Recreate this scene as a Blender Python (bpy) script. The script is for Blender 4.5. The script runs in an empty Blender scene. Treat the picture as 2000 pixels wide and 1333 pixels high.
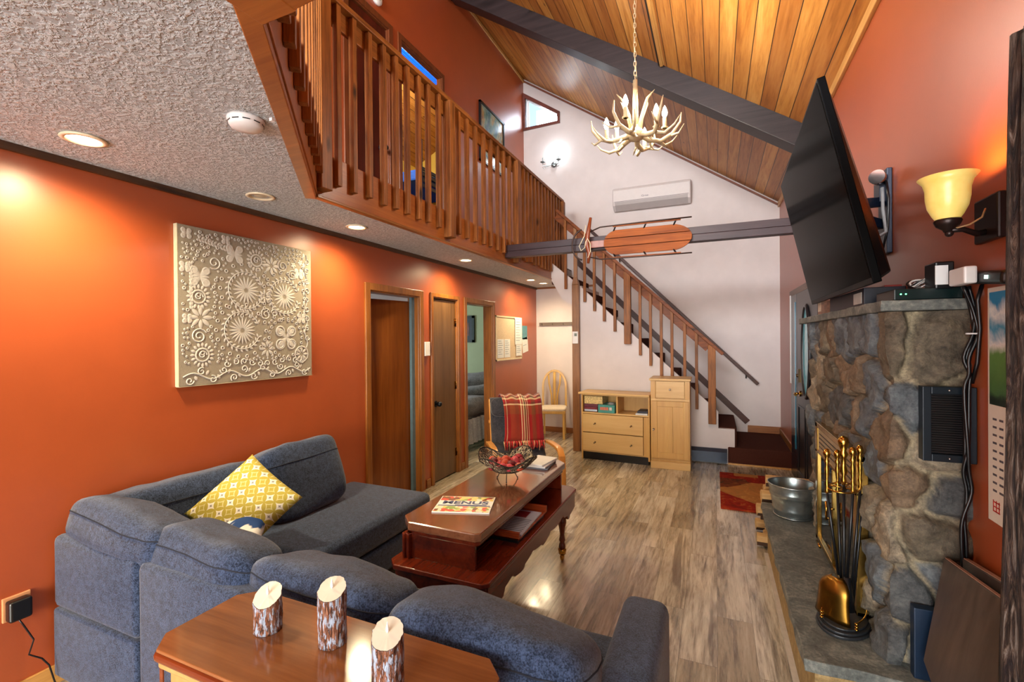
import bpy, bmesh, math, random
from math import pi, sin, cos, radians as rad, atan2, sqrt, hypot
from mathutils import Vector as V, Matrix, noise, Euler
SC = bpy.context.scene
COL = SC.collection
random.seed(7)

# ---------------------------------------------------------------- camera, exposure, world, lights
cam = bpy.data.cameras.new('camera'); co = bpy.data.objects.new('camera', cam); COL.objects.link(co)
cam.sensor_width = 36.0; cam.lens = 905.4/2000*36.0; cam.clip_start = .05; cam.clip_end = 200
_r = V((0.91557476, 0.40205872, -0.0084648)); _u = V((0.00584688, 0.00773806, 0.99995297)); _w = V((-0.40210531, 0.91558119, -0.00473398))
co.matrix_world = Matrix(((_r.x, _u.x, -_w.x, 0), (_r.y, _u.y, -_w.y, 0), (_r.z, _u.z, -_w.z, 1.6), (0, 0, 0, 1)))
SC.camera = co
SC.view_settings.view_transform = 'Standard'; SC.view_settings.look = 'None'
SC.view_settings.gamma = 1.0; SC.view_settings.use_curve_mapping = False
SC.view_settings.exposure = 0.65

wd = bpy.data.worlds.new('world'); SC.world = wd; wd.use_nodes = True
nt = wd.node_tree
bg = nt.nodes['Background']
sky = nt.nodes.new('ShaderNodeTexSky'); sky.sky_type = 'NISHITA'; sky.sun_disc = False
sky.sun_elevation = rad(28); sky.sun_rotation = rad(160); sky.air_density = 1.2; sky.dust_density = 2.5
nt.links.new(sky.outputs[0], bg.inputs[0]); bg.inputs[1].default_value = 0.35

def area(name, loc, size, energy, color, rot):
    l = bpy.data.lights.new(name, 'AREA'); l.shape = 'RECTANGLE'; l.size, l.size_y = size
    l.energy = energy; l.color = color
    o = bpy.data.objects.new(name, l); COL.objects.link(o); o.location = loc; o.rotation_euler = rot
    return o
# daylight through the tall glazing behind the photographer (lower storey and gable)
area('daylight_lower_glazing', (-1.1, -3.62, 1.3), (3.0, 2.0), 190, (.93, .97, 1.0), (rad(90), 0, 0))
area('daylight_gable_glazing', (-1.1, -3.62, 4.2), (3.0, 1.5), 620, (.96, .97, 1.0), (rad(84), 0, 0))
area('added_right_wall_fill', (-2.9, -2.2, 3.9), (1.6, 1.2), 230, (.78, .92, 1.0), (rad(88), 0, rad(-48)))  # added cool fill to pale the upper right wall; no known window here
# daylight in the side bedrooms
area('daylight_bedroom', (-5.7, 6.0, 1.5), (1.4, 1.2), 28, (.9, .97, 1.0), (0, rad(-90), 0))
area('daylight_near_room', (-5.7, 3.2, 1.5), (1.2, 1.2), 12, (.9, .97, 1.0), (0, rad(-90), 0))
area('daylight_stair_landing', (-2.68, 7.85, 5.5), (.5, .4), 6, (.8, .9, 1.0), (rad(-90), 0, 0))

# ---------------------------------------------------------------- helpers
def lin(h):
    h = h.lstrip('#'); c = [int(h[i:i+2], 16)/255 for i in (0, 2, 4)]
    return tuple(x/12.92 if x <= .04045 else ((x+.055)/1.055)**2.4 for x in c) + (1,)
MATS = {}
class N:
    def __init__(s, name):
        s.m = bpy.data.materials.new(name); s.m.use_nodes = True; s.t = s.m.node_tree; s.b = s.t.nodes['Principled BSDF']
        s.co = None
    def n(s, k, **kw):
        x = s.t.nodes.new(k)
        for a, b in kw.items(): setattr(x, a, b)
        return x
    def l(s, a, b): s.t.links.new(a, b)
    def obj(s, scale=(1, 1, 1), rot=(0, 0, 0)):
        c = s.n('ShaderNodeTexCoord'); m = s.n('ShaderNodeMapping'); m.inputs['Scale'].default_value = scale; m.inputs['Rotation'].default_value = rot
        s.l(c.outputs['Object'], m.inputs[0]); return m.outputs[0]
    def noise(s, vec, scale, detail=4, rough=.6, dist=0):
        x = s.n('ShaderNodeTexNoise'); x.inputs['Scale'].default_value = scale; x.inputs['Detail'].default_value = detail
        x.inputs['Roughness'].default_value = rough; x.inputs['Distortion'].default_value = dist
        if vec: s.l(vec, x.inputs['Vector'])
        return x.outputs['Fac']
    def ramp(s, fac, stops, interp='LINEAR'):
        r = s.n('ShaderNodeValToRGB'); r.color_ramp.interpolation = interp
        e = r.color_ramp.elements
        while len(e) < len(stops): e.new(.5)
        for i, (p, c) in enumerate(stops):
            e[i].position = p; e[i].color = lin(c) if isinstance(c, str) else c
        s.l(fac, r.inputs[0]); return r.outputs[0]
    def mix(s, f, a, b, mode='MIX'):
        x = s.n('ShaderNodeMix', data_type='RGBA', blend_type=mode)
        for v, i in ((f, 0), (a, 6), (b, 7)):
            if hasattr(v, 'links'): s.l(v, x.inputs[i])
            else: x.inputs[i].default_value = v
        return x.outputs[2]
    def math(s, op, a, b=None, c=None):
        x = s.n('ShaderNodeMath', operation=op)
        for i, v in enumerate((a, b, c)):
            if v is None: continue
            if hasattr(v, 'links'): s.l(v, x.inputs[i])
            else: x.inputs[i].default_value = v
        return x.outputs[0]
    def bump(s, h, strength=.3, dist=.01):
        x = s.n('ShaderNodeBump'); x.inputs['Strength'].default_value = strength; x.inputs['Distance'].default_value = dist
        s.l(h, x.inputs['Height']); s.l(x.outputs[0], s.b.inputs['Normal'])
    def done(s, rough=.5, metal=0, spec=.5):
        s.b.inputs['Roughness'].default_value = rough; s.b.inputs['Metallic'].default_value = metal
        s.b.inputs['Specular IOR Level'].default_value = spec
        return s.m

def plain(name, col, rough=.5, metal=0, var=.12, scale=20, bump=0, spec=.5):
    k = ('p', name)
    if k in MATS: return MATS[k]
    s = N(name); v = s.obj(); f = s.noise(v, scale, 3)
    c = lin(col) if isinstance(col, str) else col
    a = tuple(x*(1-var) for x in c[:3])+(1,); b = tuple(min(1, x*(1+var)) for x in c[:3])+(1,)
    s.l(s.ramp(f, [(.3, a), (.7, b)]), s.b.inputs['Base Color'])
    if bump: s.bump(f, bump, .002)
    MATS[k] = s.done(rough, metal, spec); return MATS[k]

def wood(name, light, dark, axis='z', rough=.4, scale=1.0, knots=False, ring=12.0, bump=.08, spec=.5, contrast=(.35, .7)):
    k = ('w', name)
    if k in MATS: return MATS[k]
    s = N(name); L = .06
    sc = {'x': (L, 1, 1), 'y': (1, L, 1), 'z': (1, 1, L)}[axis]
    v = s.obj(tuple(q*scale for q in sc))
    f1 = s.noise(v, ring*2.2, 5, .6, .6); f2 = s.noise(v, ring*9, 4, .65, .2); f3 = s.noise(s.obj((scale,)*3), 2.2, 2)
    m = s.math('MULTIPLY_ADD', f2, .35, s.math('MULTIPLY', f1, .65))
    m = s.math('MULTIPLY_ADD', f3, .25, s.math('MULTIPLY', m, .85))
    mid = tuple((a+b)/2 for a, b in zip(lin(light), lin(dark)))
    c = s.ramp(m, [(contrast[0], lin(dark)), ((contrast[0]+contrast[1])/2, mid), (contrast[1], lin(light))])
    if knots:
        vo = s.n('ShaderNodeTexVoronoi'); kv = {'x': (.35, 1, 1), 'y': (1, .35, 1), 'z': (1, 1, .35)}[axis]
        s.l(s.obj(tuple(q*5.0 for q in kv)), vo.inputs['Vector']); vo.inputs['Scale'].default_value = 1.0
        kf = s.ramp(vo.outputs['Distance'], [(.05, (1, 1, 1, 1)), (.13, (0, 0, 0, 1))])
        c = s.mix(kf, c, tuple(x*.35 for x in lin(dark)[:3])+(1,))
    s.l(c, s.b.inputs['Base Color']); s.bump(f2, bump, .002)
    MATS[k] = s.done(rough, 0, spec); return MATS[k]

def glow(name, col, strength):
    k = ('g', name)
    if k in MATS: return MATS[k]
    s = N(name); s.b.inputs['Base Color'].default_value = col; s.b.inputs['Emission Color'].default_value = col
    s.b.inputs['Emission Strength'].default_value = strength; MATS[k] = s.done(.4); return MATS[k]

class MB:
    def __init__(s): s.bm = bmesh.new(); s.mi = 0
    def _fin(s, geom_faces):
        for f in geom_faces: f.material_index = s.mi
    def box(s, a, b, rot=None, piv=None):
        """axis aligned box from corner a to corner b, optional rotation (Euler) about its centre"""
        a, b = V(a), V(b); c = (a+b)/2; d = b-a
        m = Matrix.Translation(c if piv is None else V(piv)) @ (Euler(rot).to_matrix().to_4x4() if rot else Matrix())
        if piv is not None: m = m @ Matrix.Translation(c-V(piv))
        m = m @ Matrix.Diagonal((abs(d.x), abs(d.y), abs(d.z), 1))
        g = bmesh.ops.create_cube(s.bm, size=1, matrix=m)
        s._fin({f for v in g['verts'] for f in v.link_faces}); return g['verts']
    def obox(s, c, size, M):
        m = Matrix.Translation(V(c)) @ M.to_4x4() @ Matrix.Diagonal((*size, 1))
        g = bmesh.ops.create_cube(s.bm, size=1, matrix=m); s._fin({f for v in g['verts'] for f in v.link_faces})
    def bar(s, p, q, w, h, up=(0, 0, 1)):
        """rectangular bar from p to q, width w (sideways), height h (up)"""
        p, q = V(p), V(q); d = (q-p); z = d.normalized(); x = z.cross(V(up))
        if x.length < 1e-4: x = V((1, 0, 0))
        x.normalize(); y = x.cross(z)
        M = Matrix((x, z, y)).transposed()
        s.obox((p+q)/2, (w, d.length, h), M)
    def cyl(s, p, q, r, r2=None, n=16, cap=True):
        p, q = V(p), V(q); d = q-p
        m = Matrix.Translation((p+q)/2) @ d.to_track_quat('Z', 'Y').to_matrix().to_4x4()
        g = bmesh.ops.create_cone(s.bm, cap_ends=cap, segments=n, radius1=r, radius2=r if r2 is None else r2, depth=d.length, matrix=m)
        fs = {f for v in g['verts'] for f in v.link_faces}; s._fin(fs)
        for f in fs: f.smooth = len(f.verts) == 4
    def sph(s, c, r, n=12, sc=(1, 1, 1), rot=None):
        m = Matrix.Translation(V(c)) @ (Euler(rot).to_matrix().to_4x4() if rot else Matrix()) @ Matrix.Diagonal((*sc, 1))
        g = bmesh.ops.create_uvsphere(s.bm, u_segments=n+4, v_segments=n, radius=r, matrix=m)
        fs = {f for v in g['verts'] for f in v.link_faces}; s._fin(fs)
        for f in fs: f.smooth = True
    def lathe(s, prof, c=(0, 0, 0), n=24, M=None, cap=True):
        """profile [(r,z)...] revolved about z"""
        rings = []
        for r, z in prof:
            ring = []
            for i in range(n):
                a = 2*pi*i/n; p = V((r*cos(a), r*sin(a), z))
                if M: p = M @ p
                ring.append(s.bm.verts.new(p+V(c)))
            rings.append(ring)
        for A, B in zip(rings, rings[1:]):
            for i in range(n):
                f = s.bm.faces.new((A[i], A[(i+1) % n], B[(i+1) % n], B[i])); f.smooth = True; f.material_index = s.mi
        if cap:
            for R, rv in ((rings[0], True), (rings[-1], False)):
                f = s.bm.faces.new(R[::-1] if rv else R); f.material_index = s.mi
    def tube(s, pts, r, n=8, flat=None, closed=False):
        """tube along points; r number or list; flat=(w,h) gives a rectangular-ish section"""
        P = [V(p) for p in pts]; R = r if isinstance(r, (list, tuple)) else [r]*len(P); rings = []
        last = None
        for i, p in enumerate(P):
            if closed: t = P[(i+1) % len(P)]-P[i-1]
            else: t = P[min(i+1, len(P)-1)]-P[max(i-1, 0)]
            t.normalize()
            if last is None:
                up = V((0, 0, 1)) if abs(t.z) < .9 else V((1, 0, 0)); x = t.cross(up).normalized()
            else:
                x = (last - t*last.dot(t)).normalized()
            last = x; y = t.cross(x)
            ring = [s.bm.verts.new(p + x*(R[i]*cos(2*pi*k/n)) + y*(R[i]*sin(2*pi*k/n))) for k in range(n)]
            rings.append(ring)
        pr = list(zip(rings, rings[1:])) + ([(rings[-1], rings[0])] if closed else [])
        for A, B in pr:
            for k in range(n):
                f = s.bm.faces.new((A[k], A[(k+1) % n], B[(k+1) % n], B[k])); f.smooth = True; f.material_index = s.mi
        if not closed:
            s.bm.faces.new(rings[0][::-1]).material_index = s.mi; s.bm.faces.new(rings[-1]).material_index = s.mi
    def ribbon(s, pts, wvec, th):
        """flat bent strip: pts path, wvec half-width vector, th thickness"""
        P = [V(p) for p in pts]; wv = V(wvec); rings = []
        for i, p in enumerate(P):
            t = (P[min(i+1, len(P)-1)]-P[max(i-1, 0)]).normalized(); nrm = t.cross(wv).normalized()*th/2
            rings.append([s.bm.verts.new(q) for q in (p-wv-nrm, p+wv-nrm, p+wv+nrm, p-wv+nrm)])
        for A, B in zip(rings, rings[1:]):
            for k in range(4):
                f = s.bm.faces.new((A[k], A[(k+1) % 4], B[(k+1) % 4], B[k])); f.material_index = s.mi; f.smooth = k in (0, 2)
        s.bm.faces.new(rings[0][::-1]).material_index = s.mi; s.bm.faces.new(rings[-1]).material_index = s.mi
    def prism(s, poly, vec):
        """closed polygon (3D points) extruded by vec"""
        a = [s.bm.verts.new(V(p)) for p in poly]; b = [s.bm.verts.new(V(p)+V(vec)) for p in poly]
        fs = [s.bm.faces.new(a), s.bm.faces.new(b[::-1])]
        for i in range(len(a)):
            j = (i+1) % len(a); fs.append(s.bm.faces.new((a[i], b[i], b[j], a[j])))
        s._fin(fs)
    def quad(s, *p):
        f = s.bm.faces.new([s.bm.verts.new(V(q)) for q in p]); f.material_index = s.mi
    def build(s, name, mats, parent=None, bevel=0, seg=2, loc=None, rot=None, smooth=False):
        bmesh.ops.recalc_face_normals(s.bm, faces=s.bm.faces)
        me = bpy.data.meshes.new(name); s.bm.to_mesh(me); s.bm.free()
        o = bpy.data.objects.new(name, me); COL.objects.link(o)
        for m in (mats if isinstance(mats, (list, tuple)) else [mats]): me.materials.append(m)
        if parent is not None: o.parent = parent
        if loc: o.location = loc
        if rot: o.rotation_euler = rot
        if smooth:
            for p in me.polygons: p.use_smooth = True
        if bevel:
            md = o.modifiers.new('bevel', 'BEVEL'); md.width = bevel; md.segments = seg; md.limit_method = 'ANGLE'; md.angle_limit = rad(40)
        return o

def thing(name, label, cat, loc=(0, 0, 0), rz=0, group=None):
    o = bpy.data.objects.new(name, None); COL.objects.link(o); o.location = loc; o.rotation_euler = (0, 0, rz); o.empty_display_size = .05
    o['label'] = label; o['category'] = cat
    if group: o['group'] = group
    return o
def tag(o, label, cat, group=None, kind=None):
    o['label'] = label; o['category'] = cat
    if group: o['group'] = group
    if kind: o['kind'] = kind
    return o
def struct(o): o['kind'] = 'structure'; return o
def text(name, body, size, mat, loc, rot, parent=None, ext=.0006, align='CENTER', sx=1, bold=0):
    cu = bpy.data.curves.new(name, 'FONT'); cu.body = body; cu.size = size; cu.extrude = ext; cu.align_x = align; cu.align_y = 'CENTER'; cu.offset = bold
    t = bpy.data.objects.new('tmp', cu); COL.objects.link(t)
    dg = bpy.context.evaluated_depsgraph_get(); me = bpy.data.meshes.new_from_object(t.evaluated_get(dg)); bpy.data.objects.remove(t)
    o = bpy.data.objects.new(name, me); COL.objects.link(o); me.materials.clear(); me.materials.append(mat)
    o.location = loc; o.rotation_euler = rot; o.scale = (sx, 1, 1)
    if parent is not None: o.parent = parent
    return o
def soft(name, c, size, mat, parent=None, rot=(0, 0, 0), e1=.5, e2=.5, amp=.006, seed=0, nu=40, nv=24, sag=0, seam=None):
    """upholstered cushion: super-ellipsoid with slight lumps; size = full extents"""
    bm = bmesh.new(); rings = []
    def pw(x, e): return math.copysign(abs(x)**e, x)
    for j in range(nv+1):
        v = -pi/2+pi*j/nv; ring = []
        for i in range(nu):
            u = 2*pi*i/nu
            p = V((pw(cos(v), e1)*pw(cos(u), e2)*size[0]/2, pw(cos(v), e1)*pw(sin(u), e2)*size[1]/2, pw(sin(v), e1)*size[2]/2))
            q = noise.noise_vector(p*5+V((seed*3.1, seed, 0)))*amp*2 + noise.noise_vector(p*13+V((seed, 0, seed*7)))*amp*.7
            p += q
            if sag: p.z -= sag*(2*p.x/size[0])**2
            ring.append(bm.verts.new(p))
        rings.append(ring)
    for A, B in zip(rings, rings[1:]):
        for i in range(nu):
            f = bm.faces.new((A[i], A[(i+1) % nu], B[(i+1) % nu], B[i])); f.smooth = True
    sm_ = [v.co.copy()*1.002 for v in rings[int(nv*.58)]]
    bmesh.ops.remove_doubles(bm, verts=bm.verts, dist=1e-5)
    me = bpy.data.meshes.new(name); bm.to_mesh(me); bm.free(); me.materials.append(mat)
    o = bpy.data.objects.new(name, me); COL.objects.link(o); o.location = c; o.rotation_euler = rot
    if parent is not None: o.parent = parent
    if seam:
        b = MB(); b.tube(sm_, .0028, 5, closed=True); b.build('seam', seam, o)
    return o

# ---------------------------------------------------------------- materials
def m_wall(name, col, var=.05, bump=.06, rough=.55, spec=.4):
    s = N(name); v = s.obj(); f = s.noise(v, 3, 3); g = s.noise(v, 160, 3); c = lin(col)
    s.l(s.ramp(f, [(.3, tuple(x*(1-var) for x in c[:3])+(1,)), (.7, tuple(x*(1+var) for x in c[:3])+(1,))]), s.b.inputs['Base Color'])
    s.bump(g, bump, .004); return s.done(rough, 0, spec)
M_ORANGE = m_wall('orange_paint', '#9f4a24', rough=.36, spec=.6); _b = M_ORANGE.node_tree.nodes['Principled BSDF']; _b.inputs['Coat Weight'].default_value = .35; _b.inputs['Coat Roughness'].default_value = .38
M_WHITE = m_wall('white_paint', '#cfc6c4')
M_GREEN = m_wall('green_paint', '#9fae8a')
M_YELLOW = m_wall('yellow_paint', '#e6c95e')
M_BLUE = plain('blue_fabric', '#1858c8', .7)
M_DRYWALL = m_wall('soft_white', '#e0dcda')

def m_popcorn():
    s = N('textured_ceiling'); v = s.obj(); f = s.noise(v, 55, 3, .55, .3)
    s.l(s.ramp(f, [(.3, lin('#a3a6a8')), (.6, lin('#c6cbcc'))]), s.b.inputs['Base Color'])
    s.bump(s.ramp(f, [(.42, (0, 0, 0, 1)), (.6, (1, 1, 1, 1))]), .55, .012); return s.done(.8, 0, .2)
M_POP = m_popcorn()

def m_floor():
    s = N('weathered_plank_floor')
    c = s.n('ShaderNodeTexCoord'); mp = s.n('ShaderNodeMapping'); mp.inputs['Rotation'].default_value = (0, 0, rad(90)); s.l(c.outputs['Object'], mp.inputs[0])
    br = s.n('ShaderNodeTexBrick'); br.offset = .37; br.squash = 1; s.l(mp.outputs[0], br.inputs['Vector'])
    for k, v in (('Scale', 1), ('Mortar Size', .0012), ('Brick Width', 1.22), ('Row Height', .18), ('Mortar Smooth', .1), ('Bias', 0)): br.inputs[k].default_value = v
    br.inputs['Color1'].default_value = (0, 0, 0, 1); br.inputs['Color2'].default_value = (1, 1, 1, 1); br.inputs['Mortar'].default_value = (.5, .5, .5, 1)
    sep = s.n('ShaderNodeSeparateColor'); s.l(br.outputs['Color'], sep.inputs[0])
    # per-plank shift of the grain
    add = s.n('ShaderNodeVectorMath', operation='MULTIPLY_ADD'); s.l(br.outputs['Color'], add.inputs[0]); add.inputs[1].default_value = (7, 13, 3)
    mg = s.n('ShaderNodeMapping'); mg.inputs['Scale'].default_value = (1, .085, 1); s.l(c.outputs['Object'], mg.inputs[0]); s.l(mg.outputs[0], add.inputs[2])
    g1 = s.noise(add.outputs[0], 16, 6, .7, .8); g2 = s.noise(add.outputs[0], 60, 5, .7, .3)
    m = s.math('MULTIPLY_ADD', g2, .4, s.math('MULTIPLY', g1, .6))
    col = s.ramp(m, [(.35, lin('#5f564c')), (.44, lin('#9a9182')), (.52, lin('#c2b9a8')), (.64, lin('#e0dacc'))])
    tint = s.ramp(sep.outputs[0], [(0, lin('#c9c0b2')), (.5, lin('#ece5d8')), (1, lin('#ffffff'))])
    col = s.mix(1.0, col, tint, 'MULTIPLY')
    col = s.mix(1.0, col, s.ramp(s.noise(s.obj((1, .4, 1)), 2.6, 3), [(.35, (.80, .80, .80, 1)), (.65, (1.15, 1.15, 1.18, 1))]), 'MULTIPLY'); spots = s.noise(add.outputs[0], 11, 3, .5, 1.5); col = s.mix(s.ramp(spots, [(.58, (0, 0, 0, 1)), (.68, (.7, .7, .7, 1))]), col, lin('#5b4a3c'))
    col = s.mix(s.ramp(br.outputs['Fac'], [(0, (0, 0, 0, 1)), (1, (.6, .6, .6, 1))]), col, lin('#3c3029'))
    s.l(col, s.b.inputs['Base Color'])
    s.l(s.ramp(g1, [(.3, (.3, .3, .3, 1)), (.7, (.2, .2, .2, 1))]), s.b.inputs['Roughness'])
    s.bump(m, .12, .003)
    s.b.inputs['Coat Weight'].default_value = .5; s.b.inputs['Coat Roughness'].default_value = .12; m_ = s.done(.24, 0, .55); return m_
M_FLOOR = m_floor()

def m_ceil():
    s = N('pine_plank_ceiling'); c = s.n('ShaderNodeTexCoord'); mp = s.n('ShaderNodeMapping'); mp.inputs['Rotation'].default_value = (0, 0, rad(90)); s.l(c.outputs['Object'], mp.inputs[0])
    br = s.n('ShaderNodeTexBrick'); br.offset = .43; s.l(mp.outputs[0], br.inputs['Vector'])
    for k, v in (('Scale', 1), ('Mortar Size', .0035), ('Brick Width', 9.0), ('Row Height', .145), ('Mortar Smooth', .1)): br.inputs[k].default_value = v
    br.inputs['Color1'].default_value = (0, 0, 0, 1); br.inputs['Color2'].default_value = (1, 1, 1, 1); br.inputs['Mortar'].default_value = (.5, .5, .5, 1)
    add = s.n('ShaderNodeVectorMath', operation='MULTIPLY_ADD'); s.l(br.outputs['Color'], add.inputs[0]); add.inputs[1].default_value = (5, 11, 3)
    mg = s.n('ShaderNodeMapping'); mg.inputs['Scale'].default_value = (1, .07, 1); s.l(c.outputs['Object'], mg.inputs[0]); s.l(mg.outputs[0], add.inputs[2])
    g1 = s.noise(add.outputs[0], 14, 5, .6, 1.0); g2 = s.noise(add.outputs[0], 70, 4, .6, .3)
    m = s.math('MULTIPLY_ADD', g2, .3, s.math('MULTIPLY', g1, .7))
    col = s.ramp(m, [(.35, lin('#a8722f')), (.5, lin('#d09c52')), (.68, lin('#e4bb76'))])
    sep = s.n('ShaderNodeSeparateColor'); s.l(br.outputs['Color'], sep.inputs[0])
    col = s.mix(1.0, col, s.ramp(sep.outputs[0], [(0, lin('#c9a98d')), (.5, lin('#e6cda8')), (1, lin('#fff0d8'))]), 'MULTIPLY')
    vo = s.n('ShaderNodeTexVoronoi'); mk = s.n('ShaderNodeMapping'); mk.inputs['Scale'].default_value = (2.6, 1.3, 1); s.l(c.outputs['Object'], mk.inputs[0]); s.l(mk.outputs[0], vo.inputs['Vector']); vo.inputs['Scale'].default_value = 1.6
    col = s.mix(s.ramp(vo.outputs['Distance'], [(.035, (1, 1, 1, 1)), (.075, (0, 0, 0, 1))]), col, lin('#7a4a22'))
    col = s.mix(s.ramp(br.outputs['Fac'], [(0, (0, 0, 0, 1)), (1, (1, 1, 1, 1))]), col, lin('#2a1508'))
    s.l(col, s.b.inputs['Base Color'])
    h = s.math('SUBTRACT', 1.0, br.outputs['Fac']); s.bump(h, .5, .006)
    return s.done(.42, 0, .4)
M_CEIL = m_ceil()

M_RAIL = wood('rustic_rail_wood', '#a5662f', '#40200c', 'z', .48, 1.1, True, spec=.25)
M_RAILY = wood('rustic_rail_wood_long', '#a8682e', '#4b240d', 'y', .45, 1.1, True, spec=.3)
M_RAILX = wood('rustic_rail_wood_cross', '#8e4c20', '#45200c', 'x', .5, 1.1, True, spec=.25)
M_FASCIA = wood('fascia_pine', '#a9652c', '#7a3c14', 'y', .32, .9, True)
M_FASCIAX = wood('fascia_pine_cross', '#a9652c', '#7a3c14', 'x', .32, .9, True)
M_BEAM = wood('dark_stained_beam', '#33292a', '#141012', 'x', .4, .8, True, spec=.35)
M_TIE = wood('dark_tie_beam', '#3d2a2e', '#20151a', 'x', .45, .8, spec=.3)
M_TRIM = wood('stained_casing', '#9a5f26', '#5d3110', 'z', .3, 1)
M_TRIMY = wood('stained_casing_long', '#a06a34', '#6b3c18', 'y', .3, 1)
M_TRIMX = wood('stained_trim_cross', '#a3662f', '#6b3a17', 'x', .35, 1)
M_DOOR = wood('varnished_door', '#8a4f1e', '#4d220b', 'z', .22, .55, False, 8, .03, contrast=(.3, .75))
M_DOOR2 = wood('closet_door_veneer', '#7c5a38', '#3b2312', 'z', .3, .6, False, 8, .03, contrast=(.3, .75))
M_DOORUP = wood('dark_red_door', '#5a1f14', '#2c0d0a', 'z', .3, .6, False, 8, .03)
M_DRESS = wood('pale_maple', '#cfa55f', '#b98a48', 'z', .4, .8, False, 10, .02)
M_DRESSX = wood('pale_maple_cross', '#d6b377', '#c39a5c', 'x', .4, .8, False, 10, .02)
M_CHERRY = wood('cherry_table', '#7a2e16', '#3d0f08', 'y', .16, .8, False, 9, .03, spec=.6)
M_CHERRYTOP = wood('worn_cherry_top', '#8a5a3e', '#522a1a', 'y', .14, .7, False, 8, .03, spec=.6); _b = M_CHERRYTOP.node_tree.nodes['Principled BSDF']; _b.inputs['Coat Weight'].default_value = 1; _b.inputs['Coat Roughness'].default_value = .1
M_PINETOP = wood('amber_pine_top', '#8c5730', '#57301a', 'x', .12, .6, True, 8, .03, spec=.6)
M_PINEEDGE = wood('dark_pine_edge', '#7c3512', '#471606', 'x', .15, .8, False, 9, .03, spec=.6)
M_PINEBODY = wood('pale_pine_body', '#c4935c', '#a5733c', 'z', .35, .8, False, 8, .03)
M_BIRCH = wood('bent_birch', '#d69a50', '#bd7c36', 'z', .3, .8, False, 10, .02)
M_OAK = wood('light_oak', '#d0a85c', '#b38a42', 'z', .35, .8, False, 10, .02)
def m_log():
    s = N('rough_dark_log'); f = s.noise(s.obj((1, 1, .10)), 55, 6, .7, 1.5); g_ = s.noise(s.obj((1, 1, .25)), 14, 3, .6, 1)
    c = s.ramp(f, [(.38, lin('#0b0808')), (.48, lin('#33241e')), (.56, lin('#5e4a3e')), (.66, lin('#8d8078'))]); c = s.mix(s.ramp(g_, [(.45, (0, 0, 0, 1)), (.6, (.6, .6, .6, 1))]), c, lin('#2c2226'))
    s.l(c, s.b.inputs['Base Color']); s.bump(f, 1.0, .02); return s.done(.55, 0, .3)
M_LOG = m_log()
M_PANEL = wood('dark_grey_board', '#51443d', '#2c2422', 'z', .35, .7, False, 9, .04)
M_SLED = wood('sled_deck_wood', '#9c541e', '#56240a', 'x', .55, .9, False, 9, .05, spec=.15)
M_SLED2 = wood('sled_steering_wood', '#8a4422', '#54200e', 'z', .35, .9, False, 9, .05)
M_BRASS = plain('polished_brass', '#b98d3f', .16, 1, .1)
M_ABRASS = plain('antique_brass', '#6f4a1c', .25, 1, .2)
M_BLACK = plain('black_metal', '#101216', .35, .2)
M_BLACKP = plain('black_plastic', '#0c0d10', .3)
M_IRON = plain('wrought_iron', '#14161c', .4, .6)
M_WHITEP = plain('white_plastic', '#e4e2e0', .35, var=.02)
M_ZINC = plain('galvanised_steel', '#9aa3a4', .28, .9, .25, 14)
M_CREAM = plain('antler_cream', '#bba985', .5, var=.15, bump=.2)
M_CHROME = plain('chrome', '#c8c8c8', .12, 1)
M_CARPET = plain('brown_carpet', '#46261d', .95, var=.35, scale=220, bump=.8, spec=.1)

def m_fabric(name, c1, c2, sc=190):
    s = N(name); v = s.obj(); a = s.noise(v, sc, 4, .75); b = s.noise(v, sc*.25, 3, .6); m = s.math('MULTIPLY_ADD', b, .3, s.math('MULTIPLY', a, .7))
    s.l(s.ramp(m, [(.40, lin(c1)), (.5, tuple((x+y)/2 for x, y in zip(lin(c1), lin(c2)))), (.60, lin(c2))]), s.b.inputs['Base Color'])
    s.b.inputs['Sheen Weight'].default_value = .25
    s.bump(a, .5, .003); return s.done(.9, 0, .15)
M_SOFA = m_fabric('heather_blue_grey_fabric', '#0b1528', '#3a4966')
M_GREYBED = m_fabric('grey_bedding', '#4c5257', '#70777c', 60)
M_SKIRT = m_fabric('pale_grey_skirt', '#8a8e96', '#a5a9b0', 60)
M_CHAIRCUSH = m_fabric('charcoal_cushion', '#26262c', '#3e3e46', 120)
M_CREAMSEAT = m_fabric('cream_seat', '#cfc3ae', '#e4dac8', 90)
# ---------------------------------------------------------------- the setting
XL, XR, YB, YN = -2.85, .84, 7.55, -3.6     # lower left wall, right wall, far wall, rear wall
XU = -3.06                                   # upper storey wall
ZC, ZL = 2.483, 2.73                         # lower ceiling, loft floor
def roof(x): return 3.50+.68*(XR-x)

b = MB(); b.box((-6.2, YN-.1, -.1), (XR+.1, YB+.1, 0)); struct(b.build('floor', M_FLOOR))

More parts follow.
